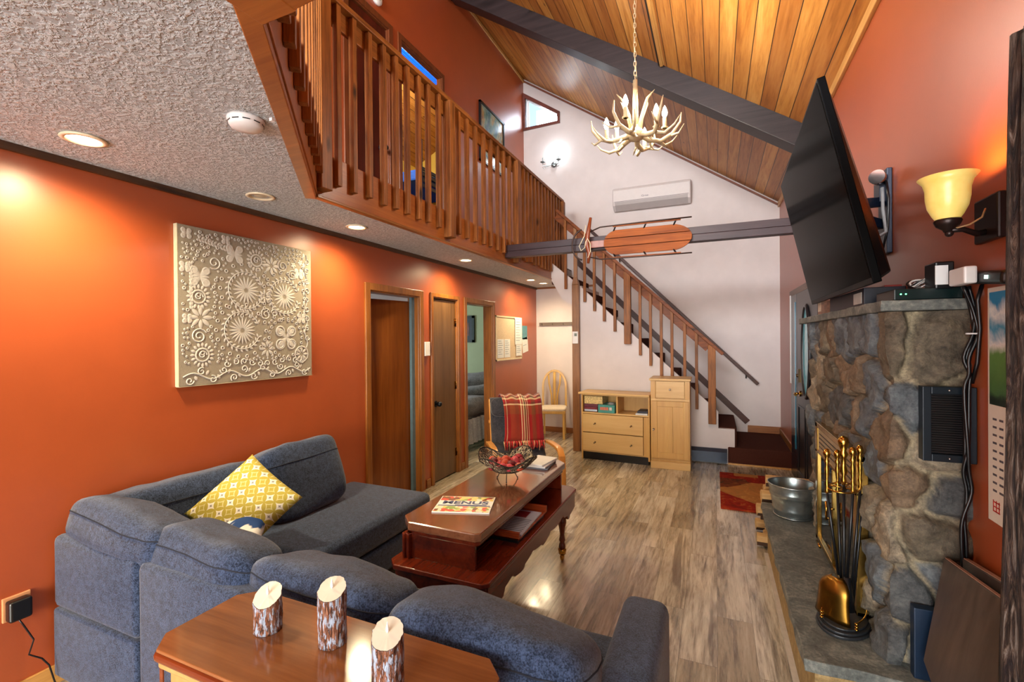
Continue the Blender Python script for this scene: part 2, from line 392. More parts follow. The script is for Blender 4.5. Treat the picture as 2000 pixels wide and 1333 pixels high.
def wall_x(name, x0, x1, y0, y1, z0, z1, ops, mat):
    """wall slab at constant x with rectangular openings (ya,yb,za,zb)"""
    b = MB(); y = y0
    for ya, yb, za, zb in sorted(ops):
        b.box((x0, y, z0), (x1, ya, z1))
        if za > z0: b.box((x0, ya, z0), (x1, yb, za))
        if zb < z1: b.box((x0, ya, zb), (x1, yb, z1))
        y = yb
    b.box((x0, y, z0), (x1, y1, z1)); return struct(b.build(name, mat))
wall_x('wall_left', XL-.12, XL, YN, YB, 0, ZC, [(3.30, 4.06, 0, 2.05), (4.31, 4.84, 0, 2.07), (5.06, 5.80, 0, 2.06)], M_ORANGE)
wall_x('wall_upper_left', XU-.05, XU, YN, YB, ZL, 6.25, [(3.29, 3.86, ZL, 4.78), (4.07, 4.87, ZL, 4.80)], M_ORANGE)
b = MB(); b.box((XR, YN, 0), (XR+.12, YB, 3.6)); struct(b.build('wall_right', M_ORANGE))
# far wall with the trapezoid clerestory opening, cut by building it in strips
b = MB()
gx0, gx1 = -3.02, -2.435
for poly in ([(XU-.05, 0), (gx0, 0), (gx0, roof(gx0)), (XU-.05, roof(XU-.05))],
             [(gx0, 0), (gx1, 0), (gx1, 5.29), (gx0, 5.28)],
             [(gx0, 5.80), (gx1, 5.405), (gx1, roof(gx1)), (gx0, roof(gx0))],
             [(gx1, 0), (XR, 0), (XR, 3.5), (gx1, roof(gx1))]):
    b.prism([(x, YB, z) for x, z in poly], (0, .12, 0))
struct(b.build('wall_far', M_WHITE))
b = MB(); f = [(-3.075, 5.91), (-2.39, 5.44), (-2.39, 5.25), (-3.075, 5.235)]; g = [(-3.02, 5.80), (-2.435, 5.405), (-2.435, 5.29), (-3.02, 5.28)]
for i in range(4):
    j = (i+1) % 4; b.prism([(f[i][0], YB-.03, f[i][1]), (f[j][0], YB-.03, f[j][1]), (g[j][0], YB-.03, g[j][1]), (g[i][0], YB-.03, g[i][1])], (0, .05, 0))
wf = struct(b.build('window_1', wood('dark_window_trim', '#7a4238', '#4a2822', 'x', .4)))
wf['label'] = 'small trapezoid window high in the white gable wall'
s = N('window_glass'); s.b.inputs['Transmission Weight'].default_value = 1; s.b.inputs['IOR'].default_value = 1.02; M_GLASS = s.done(.02)
s = N('winter_view_snow'); M_SNOW = plain('snow_outside', '#dfe8ec', .8)
b = MB(); b.prism([(x, YB+.05, z) for x, z in g], (0, .006, 0)); o = b.build('window_pane', M_GLASS, wf)
b = MB(); b.box((-2.99, YB+.03, 5.28), (-2.975, YB+.07, 5.77)); b.box((-3.015, YB+.03, 5.285), (-2.44, YB+.06, 5.30)); b.build('window_sash', M_WHITEP, wf)
for i, x in enumerate((-2.90, -2.6)):        # trees standing outside the clerestory
    t = thing('bare_tree', ['thick grey tree trunk outside the small gable window', 'thin bare branching tree outside the small gable window'][i], 'tree', (x-.18*i-.35-.5*i, 9.4+1.6*i, 0))
    b = MB(); b.tube([(0, 0, 0), (.02, 0, 4), (0, 0, 9)], [.14-.1*i, .12-.085*i, .08-.06*i], 8)
    b.build('trunk', plain('grey_bark', '#8a9498', .9), t)
    b = MB()
    for k in range(7):
        z = 5.2+k*.35; a = 2.4*k+i; b.tube([(0, 0, z), (.3*cos(a), .1*sin(a), z+.25), (.6*cos(a), .2*sin(a), z+.6)], [.02, .012, .004], 5)
    b.build('branch', plain('grey_bark', '#8a9498', .9), t)

# pine plank ceiling, one slope rising to the left
A = math.atan(.68)
LS = (XR-XU+.25)/cos(A)
def slope_obj(o): o.matrix_world = Matrix(((-cos(A), 0, sin(A), XR+.04), (0, -1, 0, 0), (sin(A), 0, cos(A), 3.5-.027), (0, 0, 0, 1))); return o
b = MB(); b.box((0, -YB-.1, 0), (LS+.4, -YN+.1, .08)); struct(slope_obj(b.build('ceiling', M_CEIL)))
# trims along the ceiling
def trimb(name, p, q, w, h, mat, up=(0, 0, 1)):
    b = MB(); b.bar(p, q, w, h, up); return struct(b.build(name, mat, bevel=.004))
M_TRIMLT = wood('light_pine_trim', '#d2a25c', '#a9763a', 'y', .35)
trimb('trim_1', (XR-.012, YN, 3.47), (XR-.012, YB, 3.47), .025, .07, M_TRIMLT)
M_TRIMRX = wood('red_brown_ceiling_trim', '#8a4c30', '#5c2c1c', 'x', .4)
trimb('trim_2', (XR, YB-.012, 3.455), (XU, YB-.012, roof(XU)-.045), .02, .07, M_TRIMRX, (0, 1, 0))
trimb('trim_3', (XU+.012, 4.3, roof(XU)-.05), (XU+.012, YB, roof(XU)-.05), .02, .05, M_TRIMLT)
b = MB(); b.box((-.505, 2.0, roof(-.49)-.03), (-.478, 4.98, roof(-.49)+.02)); b.box((-.478, 2.0, roof(-.49)-.02), (-.44, 4.98, roof(-.49)+.01)); struct(b.build('trim_4', [M_TRIMLT]))
b = MB(); b.box((-.523, 2.0, roof(-.5)-.022), (-.505, 4.98, roof(-.5)+.02)); struct(b.build('trim_5', plain('dark_gap', '#2b2220', .6)))

# sloping dark rafter beam
b = MB(); d = V((-cos(A), 0, sin(A))); n = V((sin(A), 0, cos(A)))
p0 = V((XR, 5.0, 3.5)); L1 = (XR-XU)/cos(A)
Mx = Matrix((d, V((0, 1, 0)), -n)).transposed()
for k, (y0, y1, h) in enumerate(((5.0, 5.135, .20), (5.14, 5.235, .19))):
    b.obox(V((XR, (y0+y1)/2, 3.5))+d*L1/2 - n*(h/2-.005), (L1, y1-y0, h), Mx)
rb = b.build('rafter_beam', M_BEAM, bevel=.006); tag(rb, 'long dark stained rafter sloping across the pine plank ceiling', 'beam')
b = MB(); b.box((XU+.01, 4.93, 5.86), (XU+.03, 5.02, 6.0)); tag(b.build('wood_shim', M_TRIMLT, rot=(0, 0, 0)), 'small pale wood shim where the rafter meets the red upper wall', 'shim')

# loft slab: walkway + diagonal + part above the photographer
PA, PB = V((-2.21, 2.085, 0)), V((-1.07, .82, 0))     # walkway corner, diagonal end
PC = V((XR, .70, 0)); PE = V((-2.21, 6.93, 0))
poly = [(XU, YB), (XU, YN), (XR, YN), (XR, .70), (PB.x, PB.y), (PA.x, PA.y), (-2.21, YB)]
b = MB(); b.prism([(x, y, ZC) for x, y in poly], (0, 0, ZL-ZC-.002)); o = b.build('ceiling_lower', [M_POP]); struct(o)
b = MB(); b.prism([(x, y, ZL-.002) for x, y in poly], (0, 0, .012)); struct(b.build('floor_loft', M_CARPET))
# fascia boards + bottom trims on the loft edge
def fascia(name, p, q, mat, z0=ZC-.005, z1=2.75, th=.02, under=0, um=None):
    d = (q-p).normalized(); nn = V((0, 0, 1)).cross(d)
    b = MB(); c0, c1 = p+nn*th/2, q+nn*th/2
    b.bar((c0.x, c0.y, (z0+z1)/2), (c1.x, c1.y, (z0+z1)/2), th, z1-z0); o = struct(b.build(name, mat, bevel=.002)); 
    return nn
def run(pts): return pts
n1 = fascia('trim_6', PE, PA, M_FASCIA); n2 = fascia('trim_7', PA, PB, M_FASCIAX); n3 = fascia('trim_8', PB, PC, M_FASCIAX)

def under(name, p, q, w, mat, h=.03, out=.03):
    d = (q-p).normalized(); nn = V((0, 0, 1)).cross(d); c0, c1 = p+nn*(out-w/2), q+nn*(out-w/2)
    b = MB(); b.bar((c0.x, c0.y, ZC-.005-h/2), (c1.x, c1.y, ZC-.005-h/2), w, h); return struct(b.build(name, mat, bevel=.004))
under('trim_9', PE, PA, .045, M_TRIMY, .018, .03)
under('trim_10', PA+V((.01, -.01, 0)), PB+V((.02, -.02, 0)), .062, M_FASCIAX, .03, .012)
under('trim_11', PB+V((-.04, .0, 0)), PC, .16, M_FASCIAX, .03, .06)
b = MB(); b.box((-1.108, .745, ZC-.037), (-.98, .875, ZC-.0055)); struct(b.build('trim_23', M_FASCIAX, bevel=.003))
# dark ceiling/wall trim on the lower left wall
b = MB(); b.box((XL, YN, ZC-.035), (XL+.02, YB, ZC)); struct(b.build('trim_12', wood('dark_cornice', '#5c3a20', '#2a170c', 'y', .4)))
b = MB(); b.box((XL, YB-.02, ZC-.03), (-1.80, YB, ZC)); struct(b.build('trim_13', M_TRIMX))

# wall under the stairs (white) : front plane y=6.43
YS = 6.43
def wl(x): return .683+.945*(.026-x)-.03
b = MB()
b.prism([(-1.80, YS, 0), (.213, YS, 0), (.213, YS, .44), (.026, YS, .44), (.026, YS, wl(.026)), (-1.80, YS, wl(-1.80))], (0, .05, 0))
b.prism([(-2.205, YS, ZC-.002), (-2.02, YS, ZC-.33), (-1.80, YS, ZC-.45), (-1.80, YS, wl(-1.8)), (-2.205, YS, ZL-.01)], (0, .05, 0))
b.prism([(-2.205, YS+.05, ZC-.002), (-2.02, YS+.05, ZC-.33), (-1.80, YS+.05, ZC-.45), (-1.80, YS+.05, ZC-.43), (-2.02, YS+.05, ZC-.31), (-2.205, YS+.05, ZC+.02)], (0, YB-YS-.05, 0))
b.box((-1.80, YS+.05, 0), (-1.75, YB, 2.35))
struct(b.build('wall_under_stairs', M_WHITE))
# baseboards
b = MB(); b.box((XL, YB-.015, 0), (-1.80, YB, .09)); struct(b.build('baseboard_nook', M_TRIMX, bevel=.003))
for i, (y0, y1) in enumerate(((YN, 3.2), (4.17, 4.24), (4.91, 4.99), (5.88, YB))):
    b = MB(); b.box((XL, y0, 0), (XL+.015, y1, .09)); struct(b.build('baseboard_left', M_TRIMY if i else M_TRIMLT, bevel=.003))

# bedroom / back room shells
def roomshell(name, x0, x1, y0, y1, z0, z1, mat, top=True, far=True):
    b = MB(); t = .06
    b.box((x0-t, y0-t, z0), (x0, y1+t, z1)); b.box((x0, y0-t, z0), (x1, y0, z1)); b.box((x0, y1, z0), (x1, y1+t, z1))
    struct(b.build(name, mat))
roomshell('wall_bedroom', -5.8, XL-.12, 4.9, YB-.06, 0, 2.48, M_GREEN)
roomshell('wall_near_room', -5.8, XL-.12, 2.2, 4.15, 0, 2.48, M_DRYWALL)
roomshell('wall_closet', -3.6, XL-.12, 4.26, 4.86, 0, 2.48, M_DRYWALL)
b = MB(); b.box((-5.9, 2.1, 2.48), (XL-.12, YB, 2.52)); struct(b.build('ceiling_back_rooms', M_DRYWALL))
roomshell('wall_upper_bedroom', -5.3, XU-.05, 3.95, YB-.06, ZL, 6.2, M_YELLOW)
b = MB(); b.box((-5.4, 3.9, ZL-.2), (XU, YB, ZL)); struct(b.build('floor_upper_bedroom', M_CARPET))
# sloping ceiling of the upstairs bedroom with a skylight
def rc(x): return 6.05+.50*(x-XU)
b = MB()
for x0, x1, y0, y1 in ((-5.35, -4.02, 3.9, YB), (-4.02, -3.72, 3.9, 4.95), (-4.02, -3.72, 6.25, YB), (-3.72, XU-.05, 3.9, YB)):
    b.prism([(x0, y0, rc(x0)), (x1, y0, rc(x1)), (x1, y0, rc(x1)+.08), (x0, y0, rc(x0)+.08)], (0, y1-y0, 0))
struct(b.build('ceiling_upper_bedroom', M_CEIL))
sk = glow('blue_skylight_blind', (.005, .12, .9, 1), .9)
b = MB(); b.prism([(-4.02, 4.95, rc(-4.02)+.05), (-3.72, 4.95, rc(-3.72)+.05), (-3.72, 4.95, rc(-3.72)+.06), (-4.02, 4.95, rc(-4.02)+.06)], (0, 1.3, 0))
for k in range(4):
    x = -3.99+.075*k; b.box((x, 4.95, rc(x)+.035), (x+.008, 6.25, rc(x)+.045))
w2 = b.build('window_2', sk); struct(w2)

# door casings on the lower left wall
def casing(name, x, y0, y1, z0, z1, w, th, mat, dp=.13):
    """three-piece casing round opening y0..y1, up to z1; on the +x face"""
    b = MB(); b.box((x, y0-w, z0), (x+th, y0, z1+w)); b.box((x, y1, z0), (x+th, y1+w, z1+w)); b.box((x, y0, z1), (x+th, y1, z1+w))
    b.box((x-dp, y0-.012, z0), (x+.006, y0+.012, z1)); b.box((x-dp, y1-.012, z0), (x+.006, y1+.012, z1)); b.box((x-dp, y0, z1-.012), (x+.006, y1, z1+.012))
    return struct(b.build(name, mat, bevel=.004))
M_TRIMUP = wood('dark_red_casing', '#7a4020', '#44200f', 'z', .35)
casing('trim_14', XL, 3.30, 4.06, 0, 2.05, .065, .022, M_TRIM)
casing('trim_15', XL, 4.31, 4.84, 0, 2.07, .045, .022, M_TRIM)
casing('trim_16', XL, 5.06, 5.80, 0, 2.06, .06, .022, M_TRIM)
casing('trim_17', XU, 3.29, 3.86, ZL, 4.78, .065, .02, M_TRIMUP, .055)
casing('trim_18', XU, 4.07, 4.87, ZL, 4.80, .055, .02, M_TRIMUP, .055)
b = MB(); b.box((XL-.075, 4.0, 0), (XL-.045, 4.05, 2.05)); struct(b.build('trim_19', plain('grey_door_stop', '#56707c', .4)))
# door 1 : ajar into the room
def knob(b, p, ax, r=.026):
    p = V(p); a = V(ax); b.cyl(p, p+a*.012, r*1.15, n=16); b.cyl(p+a*.01, p+a*.045, r*.4, n=10); b.sph(p+a*.055, r, 10)
HINGE_M = M_ABRASS
d1 = bpy.data.objects.new('door_1', None); COL.objects.link(d1); d1.location = (XL-.085, 4.02, 0); d1.rotation_euler = (0, 0, rad(-12)); struct(d1)
b = MB(); b.box((-.035, -.72, .012), (0, 0, 2.0)); b.build('door_leaf', M_DOOR, d1, bevel=.002)
for z in (.22, 1.72): 
    b = MB(); b.cyl((.008, .008, z-.05), (.008, .008, z+.05), .008, n=8); b.box((-.02, 0, z-.05), (.02, .006, z+.05)); b.build('hinge', HINGE_M, d1)
d2 = bpy.data.objects.new('door_2', None); COL.objects.link(d2); d2.location = (XL-.05, 4.31, 0); struct(d2)
b = MB(); b.box((0, .015, .012), (.035, .515, 2.05)); b.build('door_leaf', M_DOOR2, d2, bevel=.002)
b = MB(); knob(b, (.035, .075, .88), (1, 0, 0), .03); b.build('door_knob', M_IRON, d2)
for z in (.25, 1.05, 1.8):
    b = MB(); b.cyl((.045, .52, z-.045), (.045, .52, z+.045), .007, n=8); b.box((.034, .49, z-.045), (.04, .525, z+.045)); b.build('hinge', HINGE_M, d2)
# upstairs closed door
d3 = bpy.data.objects.new('door_3', None); COL.objects.link(d3); d3.location = (XU-.05, 3.29, ZL); struct(d3)
b = MB(); b.box((0, .012, .012), (.035, .56, 2.03)); b.build('door_leaf', M_DOORUP, d3, bevel=.002)
b = MB(); knob(b, (.035, .47, .80), (1, 0, 0), .032); b.build('door_knob', M_IRON, d3)

# front door in the right wall (dark, oval light), with casing and jamb
M_FD = plain('dark_bronze_door', '#1b1a1e', .3, .1)
d4 = bpy.data.objects.new('door_4', None); COL.objects.link(d4); d4.location = (XR, 4.75, 0); struct(d4)
b = MB(); b.box((-.03, 0, .02), (-.002, 1.12, 2.06))
for z0, z1 in ((.15, .85),):
    for y0, y1 in ((.12, .50), (.62, 1.0)):
        b.box((-.038, y0, z0), (-.03, y1, z0+.02)); b.box((-.038, y0, z1), (-.03, y1, z1+.02)); b.box((-.038, y0, z0), (-.03, y0+.02, z1)); b.box((-.038, y1, z0), (-.03, y1+.02, z1+.02))
b.build('door_leaf', M_FD, d4, bevel=.004)
b = MB(); pts = [(-.036, .52+.2*cos(a), 1.45+.45*sin(a)) for a in [2*pi*k/32 for k in range(32)]]; b.tube(pts, .018, 6, closed=True); b.build('oval_frame', M_FD, d4)
b = MB(); b.prism([(-.036, .52+.2*cos(a), 1.45+.45*sin(a)) for a in [2*pi*k/32 for k in range(32)]], (.004, 0, 0)); b.build('oval_glass', plain('teal_oval_glass', '#79c6d8', .1, .0), d4)
b = MB(); b.cyl((-.03, .90, 1.0), (-.045, .90, 1.0), .03, n=16); b.cyl((-.04, .90, 1.0), (-.085, .90, 1.0), .012, n=10); b.tube([(-.085, .90, 1.0), (-.09, .86, 1.0), (-.088, .78, .995)], .011, 8); b.build('door_handle', M_BRASS, d4)
b = MB(); b.box((-.055, .86, 1.12), (-.028, .93, 1.26)); b.cyl((-.03, .895, 1.19), (-.07, .895, 1.19), .018, n=12); b.build('deadbolt', plain('bronze_keypad', '#5c4c36', .3, .8), d4)
b = MB(); b.box((XR-.03, 5.88, 0), (XR-.002, 6.30, 2.10)); struct(b.build('trim_20', plain('dark_blue_sidelight', '#0e1c2a', .25)))
b = MB(); b.box((XR-.035, 5.96, .35), (XR-.025, 6.03, 1.98)); struct(b.build('window_3', plain('blue_sidelight_glass', '#2f7d98', .08)))
b = MB(); b.box((XR-.03, 4.62, 2.06), (XR-.001, 6.40, 2.13)); b.box((XR-.028, 4.62, 0), (XR-.001, 4.75, 2.1)); struct(b.build('trim_21', wood('grey_brown_casing', '#6b5040', '#4a3428', 'y', .4), bevel=.004))
b = MB(); b.box((XR-.035, 6.30, 1.05), (XR-.001, 6.36, 2.08)); struct(b.build('trim_22', M_WHITEP))
# ---------------------------------------------------------------- stairs
st = thing('staircase', 'brown carpeted staircase with a landing, rising left along the white far wall', 'staircase', (0, 0, 0))
b = MB(); b.box((.135, YS-.02, 0), (XR-.002, YB-.002, .215)); b.build('landing', M_CARPET, st, bevel=.012)
for k in range(1, 11):
    x1 = .213-.2395*(k-1); z = .228+.2275*k
    b = MB(); b.box((x1-.2395-.02, YS+.052, (z-.20 if k < 8 else z-.11) if k > 1 else .2), (x1+.025, YB-.002, z)); b.build('step', M_CARPET, st, bevel=.012)
b = MB(); b.box((.135, YS-.03, 0), (XR-.02, YS-.021, .02)); b.build('landing_edge_strip', M_TRIMLT, st)
M_SK = wood('dark_skirting', '#4e261a', '#2c130f', 'x', .4, spec=.3)
b = MB(); b.bar((.42, YB-.015, .36), (-2.13, YB-.015, 2.90), .022, .085, (0, 0, 1)); struct(b.build('baseboard_stairs', M_SK, bevel=.003))
b = MB(); b.box((.42, YB-.018, .215), (XR, YB, .315)); struct(b.build('baseboard_landing', M_TRIMX, bevel=.003))
b = MB(); b.box((XR-.018, YS, .215), (XR, YB, .30)); b.box((XR-.018, YS-.015, 0), (XR, YS+.06, .30)); struct(b.build('baseboard_right', M_TRIMY, bevel=.003))
# handrail on the far wall
hr = thing('wall_handrail', 'plain brown handrail fixed to the far white wall above the stairs', 'handrail', (0, 0, 0))
b = MB(); b.bar((.552, YB-.07, .92), (-1.9, YB-.07, 3.40), .035, .045); b.build('rail', M_SK, hr, bevel=.006)
for x in (.40, -.5, -1.4):
    b = MB(); z = .92+(.552-x)*1.0113; b.tube([(x, YB-.001, z-.07), (x, YB-.05, z-.07), (x, YB-.07, z-.02)], .008, 6); b.build('bracket', M_IRON, hr)

# staircase balustrade
sr = thing('stair_railing', 'rustic wood stair railing running down from the loft to the lower newel post', 'railing', (0, 0, 0))
YR = 6.385
def zt(x): return 1.412+.9496*(.083-x)
b = MB(); b.bar((.085, YR+.0, 1.385), (-2.08, YR+.0, 1.385+2.165*.9496), .085, .04); b.build('top_rail', M_RAILX, sr, bevel=.005)
b = MB(); b.bar((-.08, YR+.035, zt(-.08)-.105), (-2.10, YR+.035, zt(-2.10)-.105), .025, .11); b.build('rail_board', M_RAILX, sr, bevel=.004)
for x, z0 in ((-1.956, 2.305), (-1.681, 2.111), (-1.543, 1.977), (-1.408, 1.831), (-1.262, 1.688), (-.925, 1.363), (-.791, 1.225), (-.655, 1.092), (-.522, .962), (-.366, .802), (-.225, .677)):
    b = MB(); b.box((x-.018, YR-.018, z0), (x+.018, YR+.02, zt(x)-.035)); b.build('baluster', M_RAIL, sr, bevel=.003)
for x, z0 in ((-1.09, 1.515), (-.045, .50)):
    b = MB(); b.box((x-.045, YR-.035, z0), (x+.045, YR+.045, zt(x)-.03)); b.build('newel_post', M_RAIL, sr, bevel=.006)
# wall post below the balustrade
b = MB(); b.box((-1.862, 6.36, 0), (-1.76, 6.428, 2.36)); b.prism([(-1.862, 6.36, 2.36), (-1.76, 6.36, 2.36), (-1.79, 6.36, 2.46), (-1.84, 6.36, 2.46)], (0, .068, 0)); b.box((-1.84, 6.38, 2.40), (-1.79, 6.425, zt(-1.81)-.04))
wp = tag(b.build('wooden_post', wood('honey_post', '#9c6a3c', '#5f3a1c', 'z', .35, 1, True), bevel=.005), 'tall square wooden post at the left end of the dresser below the stair railing', 'post')

# ---------------------------------------------------------------- loft railing
lr = thing('loft_railing', 'rustic wooden balustrade of close square balusters along the loft edge', 'railing', (0, 0, 0))
ZT, ZB = 3.745, 2.57
def railrun(p, q, posts, mat_long, nb, skip_first=True, off=.0):
    d = (q-p); L = d.length; d.normalize(); nn = V((0, 0, 1)).cross(d)
    base = nn*.02
    c0, c1 = p+base, q+base
    b = MB(); b.bar((c0+nn*.0).to_tuple()[:2]+(ZT-.02,), (c1+nn*.0).to_tuple()[:2]+(ZT-.02,), .10, .038); b.build('top_rail', mat_long, lr, bevel=.005)
    i0, i1 = c0-nn*.012, c1-nn*.012
    b = MB(); b.bar((i0.x, i0.y, ZT-.10), (i1.x, i1.y, ZT-.10), .026, .12); b.build('rail_board', mat_long, lr, bevel=.004)
    M3 = Matrix((d, nn, V((0, 0, 1)))).transposed()
    for t in nb:
        zz = ZB+random.uniform(-.008, .012); c = p+d*t+nn*.04
        b = MB(); h = ZT-.04-zz; b.obox((c.x, c.y, zz+h/2), (.038, .038, h), M3); b.build('baluster', M_RAIL, lr, bevel=.003)
    for t in posts:
        c = p+d*t+nn*.055; z0 = ZC+.02; h = ZT-.04-z0
        b = MB(); b.obox((c.x, c.y, z0+h/2), (.09, .075, h), M3); b.build('newel_post', M_RAIL, lr, bevel=.006)
# long run from stair end to the corner; distances measured from the far end PE (y=6.93)
ys = [2.26, 2.40, 2.55, 2.70, 2.84, 2.98, 3.13, 3.265, 3.425, 3.76, 3.92, 4.09, 4.27, 4.43, 4.60, 4.76, 4.92]
y = 5.22
while y < 6.78: ys.append(y); y += .128
railrun(PE, PA, [6.93-y for y in (6.87, 5.08, 3.56, 2.10)], M_RAILY, [6.93-y+.02 for y in ys])
LD = (PB-PA).length
railrun(PA, PB, [LD-.05], M_RAILX, [.13+.135*k for k in range(11)])
railrun(PB, PC, [], M_RAILX, [.10+.14*k for k in range(13)])

# dark tie beam carrying the sled
b = MB(); b.box((-2.185, 4.80, 2.525), (XR-.002, 4.90, 2.592)); b.box((-2.185, 4.803, 2.594), (XR-.002, 4.90, 2.665))
tag(b.build('tie_beam', M_TIE, bevel=.003), 'dark brown horizontal tie beam spanning from the loft edge to the right wall', 'beam')

# recessed ceiling lights
def spot(x, y, p, name='recessed'):
    l = bpy.data.lights.new(name, 'SPOT'); l.energy = p; l.color = (1, .80, .48); l.spot_size = rad(165); l.spot_blend = 1.0; l.shadow_soft_size = .05
    o = bpy.data.objects.new(name, l); COL.objects.link(o); o.location = (x, y, ZC-.035); return o
LIT = glow('warm_lamp_face', (1, .87, .62, 1), 14)
labs = ['lit recessed ceiling light nearest the camera, above the orange wall', 'unlit recessed ceiling light beside the loft corner', 'lit recessed ceiling light above the first door, over the canvas end',
        'lit recessed ceiling light midway along the loft ceiling', 'lit recessed ceiling light near the nook, left one of the close pair', 'lit recessed ceiling light near the nook, right one of the close pair']
for i, (x, y, p) in enumerate(((-2.50, 1.10, 95), (-2.53, 1.975, 0), (-2.55, 2.82, 60), (-2.54, 4.525, 60), (-2.53, 6.48, 40), (-2.50, 6.95, 26))):
    t = thing('recessed_light', labs[i], 'ceiling light', (x, y, ZC), 0, 'recessed lights under the loft')
    b = MB(); b.lathe([(.078, -.001), (.082, -.006), (.062, -.010), (.055, .02)], n=32, cap=False); b.build('trim_ring', plain('cream_ring', '#e8d9b8', .4), t)
    b = MB()
    if p: b.lathe([(.001, -.004), (.03, -.006), (.058, -.003)], n=24, cap=False); b.build('lamp', LIT, t); spot(x, y, p)
    else: b.lathe([(.055, -.003), (.045, .004), (.03, -.003), (.001, -.006)], n=24, cap=False); b.build('lamp', plain('unlit_lamp', '#c9bda2', .3), t)

# smoke detectors
t = thing('smoke_detector', 'round white smoke detector on the textured ceiling beside the loft corner', 'smoke detector', (-1.705, 1.27, ZC))
b = MB(); b.lathe([(.068, -.0005), (.068, -.012), (.062, -.016), (.062, -.026), (.055, -.036), (.02, -.042), (.001, -.043)], n=32); b.build('housing', M_WHITEP, t)
for k in range(10):
    a = 2*pi*k/10; b = MB(); b.obox((.0625*cos(a), .0625*sin(a), -.021), (.002, .026, .0035), Matrix.Rotation(a, 3, 'Z')); b.build('vent_slot', M_BLACKP, t)
t = thing('smoke_detector', 'white smoke detector on the red upper wall above the dark door', 'smoke detector', (XU, 3.69, 4.99))
b = MB(); b.lathe([(.07, 0), (.07, .02), (.05, .035), (.001, .04)], n=24, M=Matrix.Rotation(rad(90), 3, 'Y')); b.build('housing', M_WHITEP, t)
b = MB(); b.lathe([(.03, .036), (.02, .045), (.001, .046)], n=16, M=Matrix.Rotation(rad(90), 3, 'Y')); b.build('sensor', plain('grey_sensor', '#8f9aa5', .4), t)
b = MB(); b.box((-1.548, 1.248, ZC-.047), (-1.533, 1.263, ZC-.036)); tag(b.build('ceiling_hook', M_WHITEP), 'tiny white hook on the loft trim beside the smoke detector', 'hook')

# ---------------------------------------------------------------- chandelier
ch = thing('antler_chandelier', 'cream antler chandelier with six lit candle bulbs hanging on a chain', 'chandelier', (-.515, 3.40, 3.02))
bulbm = glow('bulb_white', (1, .93, .82, 1), 30)
b = MB(); b.cyl((0, 0, .10), (0, 0, .42), .022, .016, 12); b.lathe([(.002, -.02), (.05, 0), (.075, .03), (.05, .06), (.02, .10)], n=16); b.build('stem', M_CREAM, ch)
rr = random.Random(3)
for k in range(6):
    a = 2*pi*k/6+.35; R = Matrix.Rotation(a, 3, 'Z')
    def P(x, y, z): return R @ V((x, y, z))
    b = MB()
    main = [P(.03, 0, .03), P(.10, .02, .0), P(.18, .01, -.015), P(.25, -.03, .02), P(.30, -.05, .09), P(.31, -.04, .16)]
    b.tube(main, [.022, .019, .016, .013, .009, .003], 8)
    b.tube([P(.16, .01, -.01), P(.22, .06, -.03), P(.28, .09, .01), P(.32, .10, .06)], [.013, .011, .007, .002], 7)
    b.tube([P(.24, -.02, .01), P(.28, -.08, .0), P(.30, -.13, .04)], [.010, .007, .002], 6)
    b.tube([P(.10, .02, .0), P(.12, .05, -.04), P(.15, .07, -.05)], [.011, .007, .002], 6)
    b.tube([P(.03, .0, .05), P(.05, .02, .16), P(.09, .03, .26), P(.14 if k % 2 else .10, .05, .30)], [.015, .012, .009, .002], 7)
    an = b.build('antler', M_CREAM, ch)
    cx, cz = .205, .0 if k % 2 else .07
    b = MB(); c = P(cx, .0, cz); b.cyl(c, c+V((0, 0, .075)), .014, n=12); b.lathe([(.020, 0), (.024, .008), (.016, .012)], c, 12); cd = b.build('candle_sleeve', M_CREAM, ch)
    b = MB(); b.lathe([(.007, .075), (.018, .097), (.019, .115), (.010, .145), (.001, .162)], c, 12); b.build('bulb', bulbm, cd)
l = bpy.data.lights.new('chandelier_light', 'POINT'); l.energy = 70; l.color = (1, .90, .74); l.shadow_soft_size = .12
o = bpy.data.objects.new('chandelier_light', l); COL.objects.link(o); o.location = (-.515, 3.40, 3.24)
b = MB(); ztop = roof(-.515)-3.02-.03
z = .42
k = 0
while z < ztop-.01:
    pts = [((.009*cos(t) if k % 2 else 0), (0 if k % 2 else .009*cos(t)), z+.018+.022*sin(t)) for t in [2*pi*i/10 for i in range(10)]]
    b.tube(pts, .0028, 5, closed=True); z += .034; k += 1
b.tube([(.012, 0, .42), (-.010, .006, .7), (.012, 0, 1.0), (0, .008, ztop)], .002, 5)
b.build('chain', plain('chain_metal', '#b9a98a', .4, .5), ch)
b = MB(); b.cyl((0, 0, ztop-.03), (0, 0, ztop+.03), .03, n=12); b.build('ceiling_hook', M_IRON, ch)

# mini split air conditioner
ac = thing('air_conditioner', 'white split air conditioner high on the far white wall', 'air conditioner', (-.905, YB, 3.62))
def rbox(name, a, b_, mat, parent, bev=.01, seg=3):
    m = MB(); m.box(a, b_); return m.build(name, mat, parent, bevel=bev, seg=seg)
s_ = 1.02
pr = [(0, .01), (0, .36), (-.06, .365), (-.15, .34), (-.17, .30), (-.17, .13), (-.15, .07), (-.07, .0)]
b = MB(); b.prism([(-.58, y, z) for y, z in pr], (1.16, 0, 0)); b.build('casing', plain('ac_white', '#cfc8c6', .35, var=.02), ac, bevel=.018, seg=3)
b = MB(); b.prism([(-.54, -.172, .118), (-.54, -.175, .118), (-.54, -.158, .074), (-.54, -.075, .002), (-.54, -.07, .006)], (1.08, 0, 0)); b.build('louvre', plain('ac_louvre', '#b0a9a8', .4, var=.02), ac)
b = MB(); b.box((-.55, -.1725, .125), (.55, -.169, .130)); b.build('seam', plain('ac_seam', '#6c6668', .5), ac)
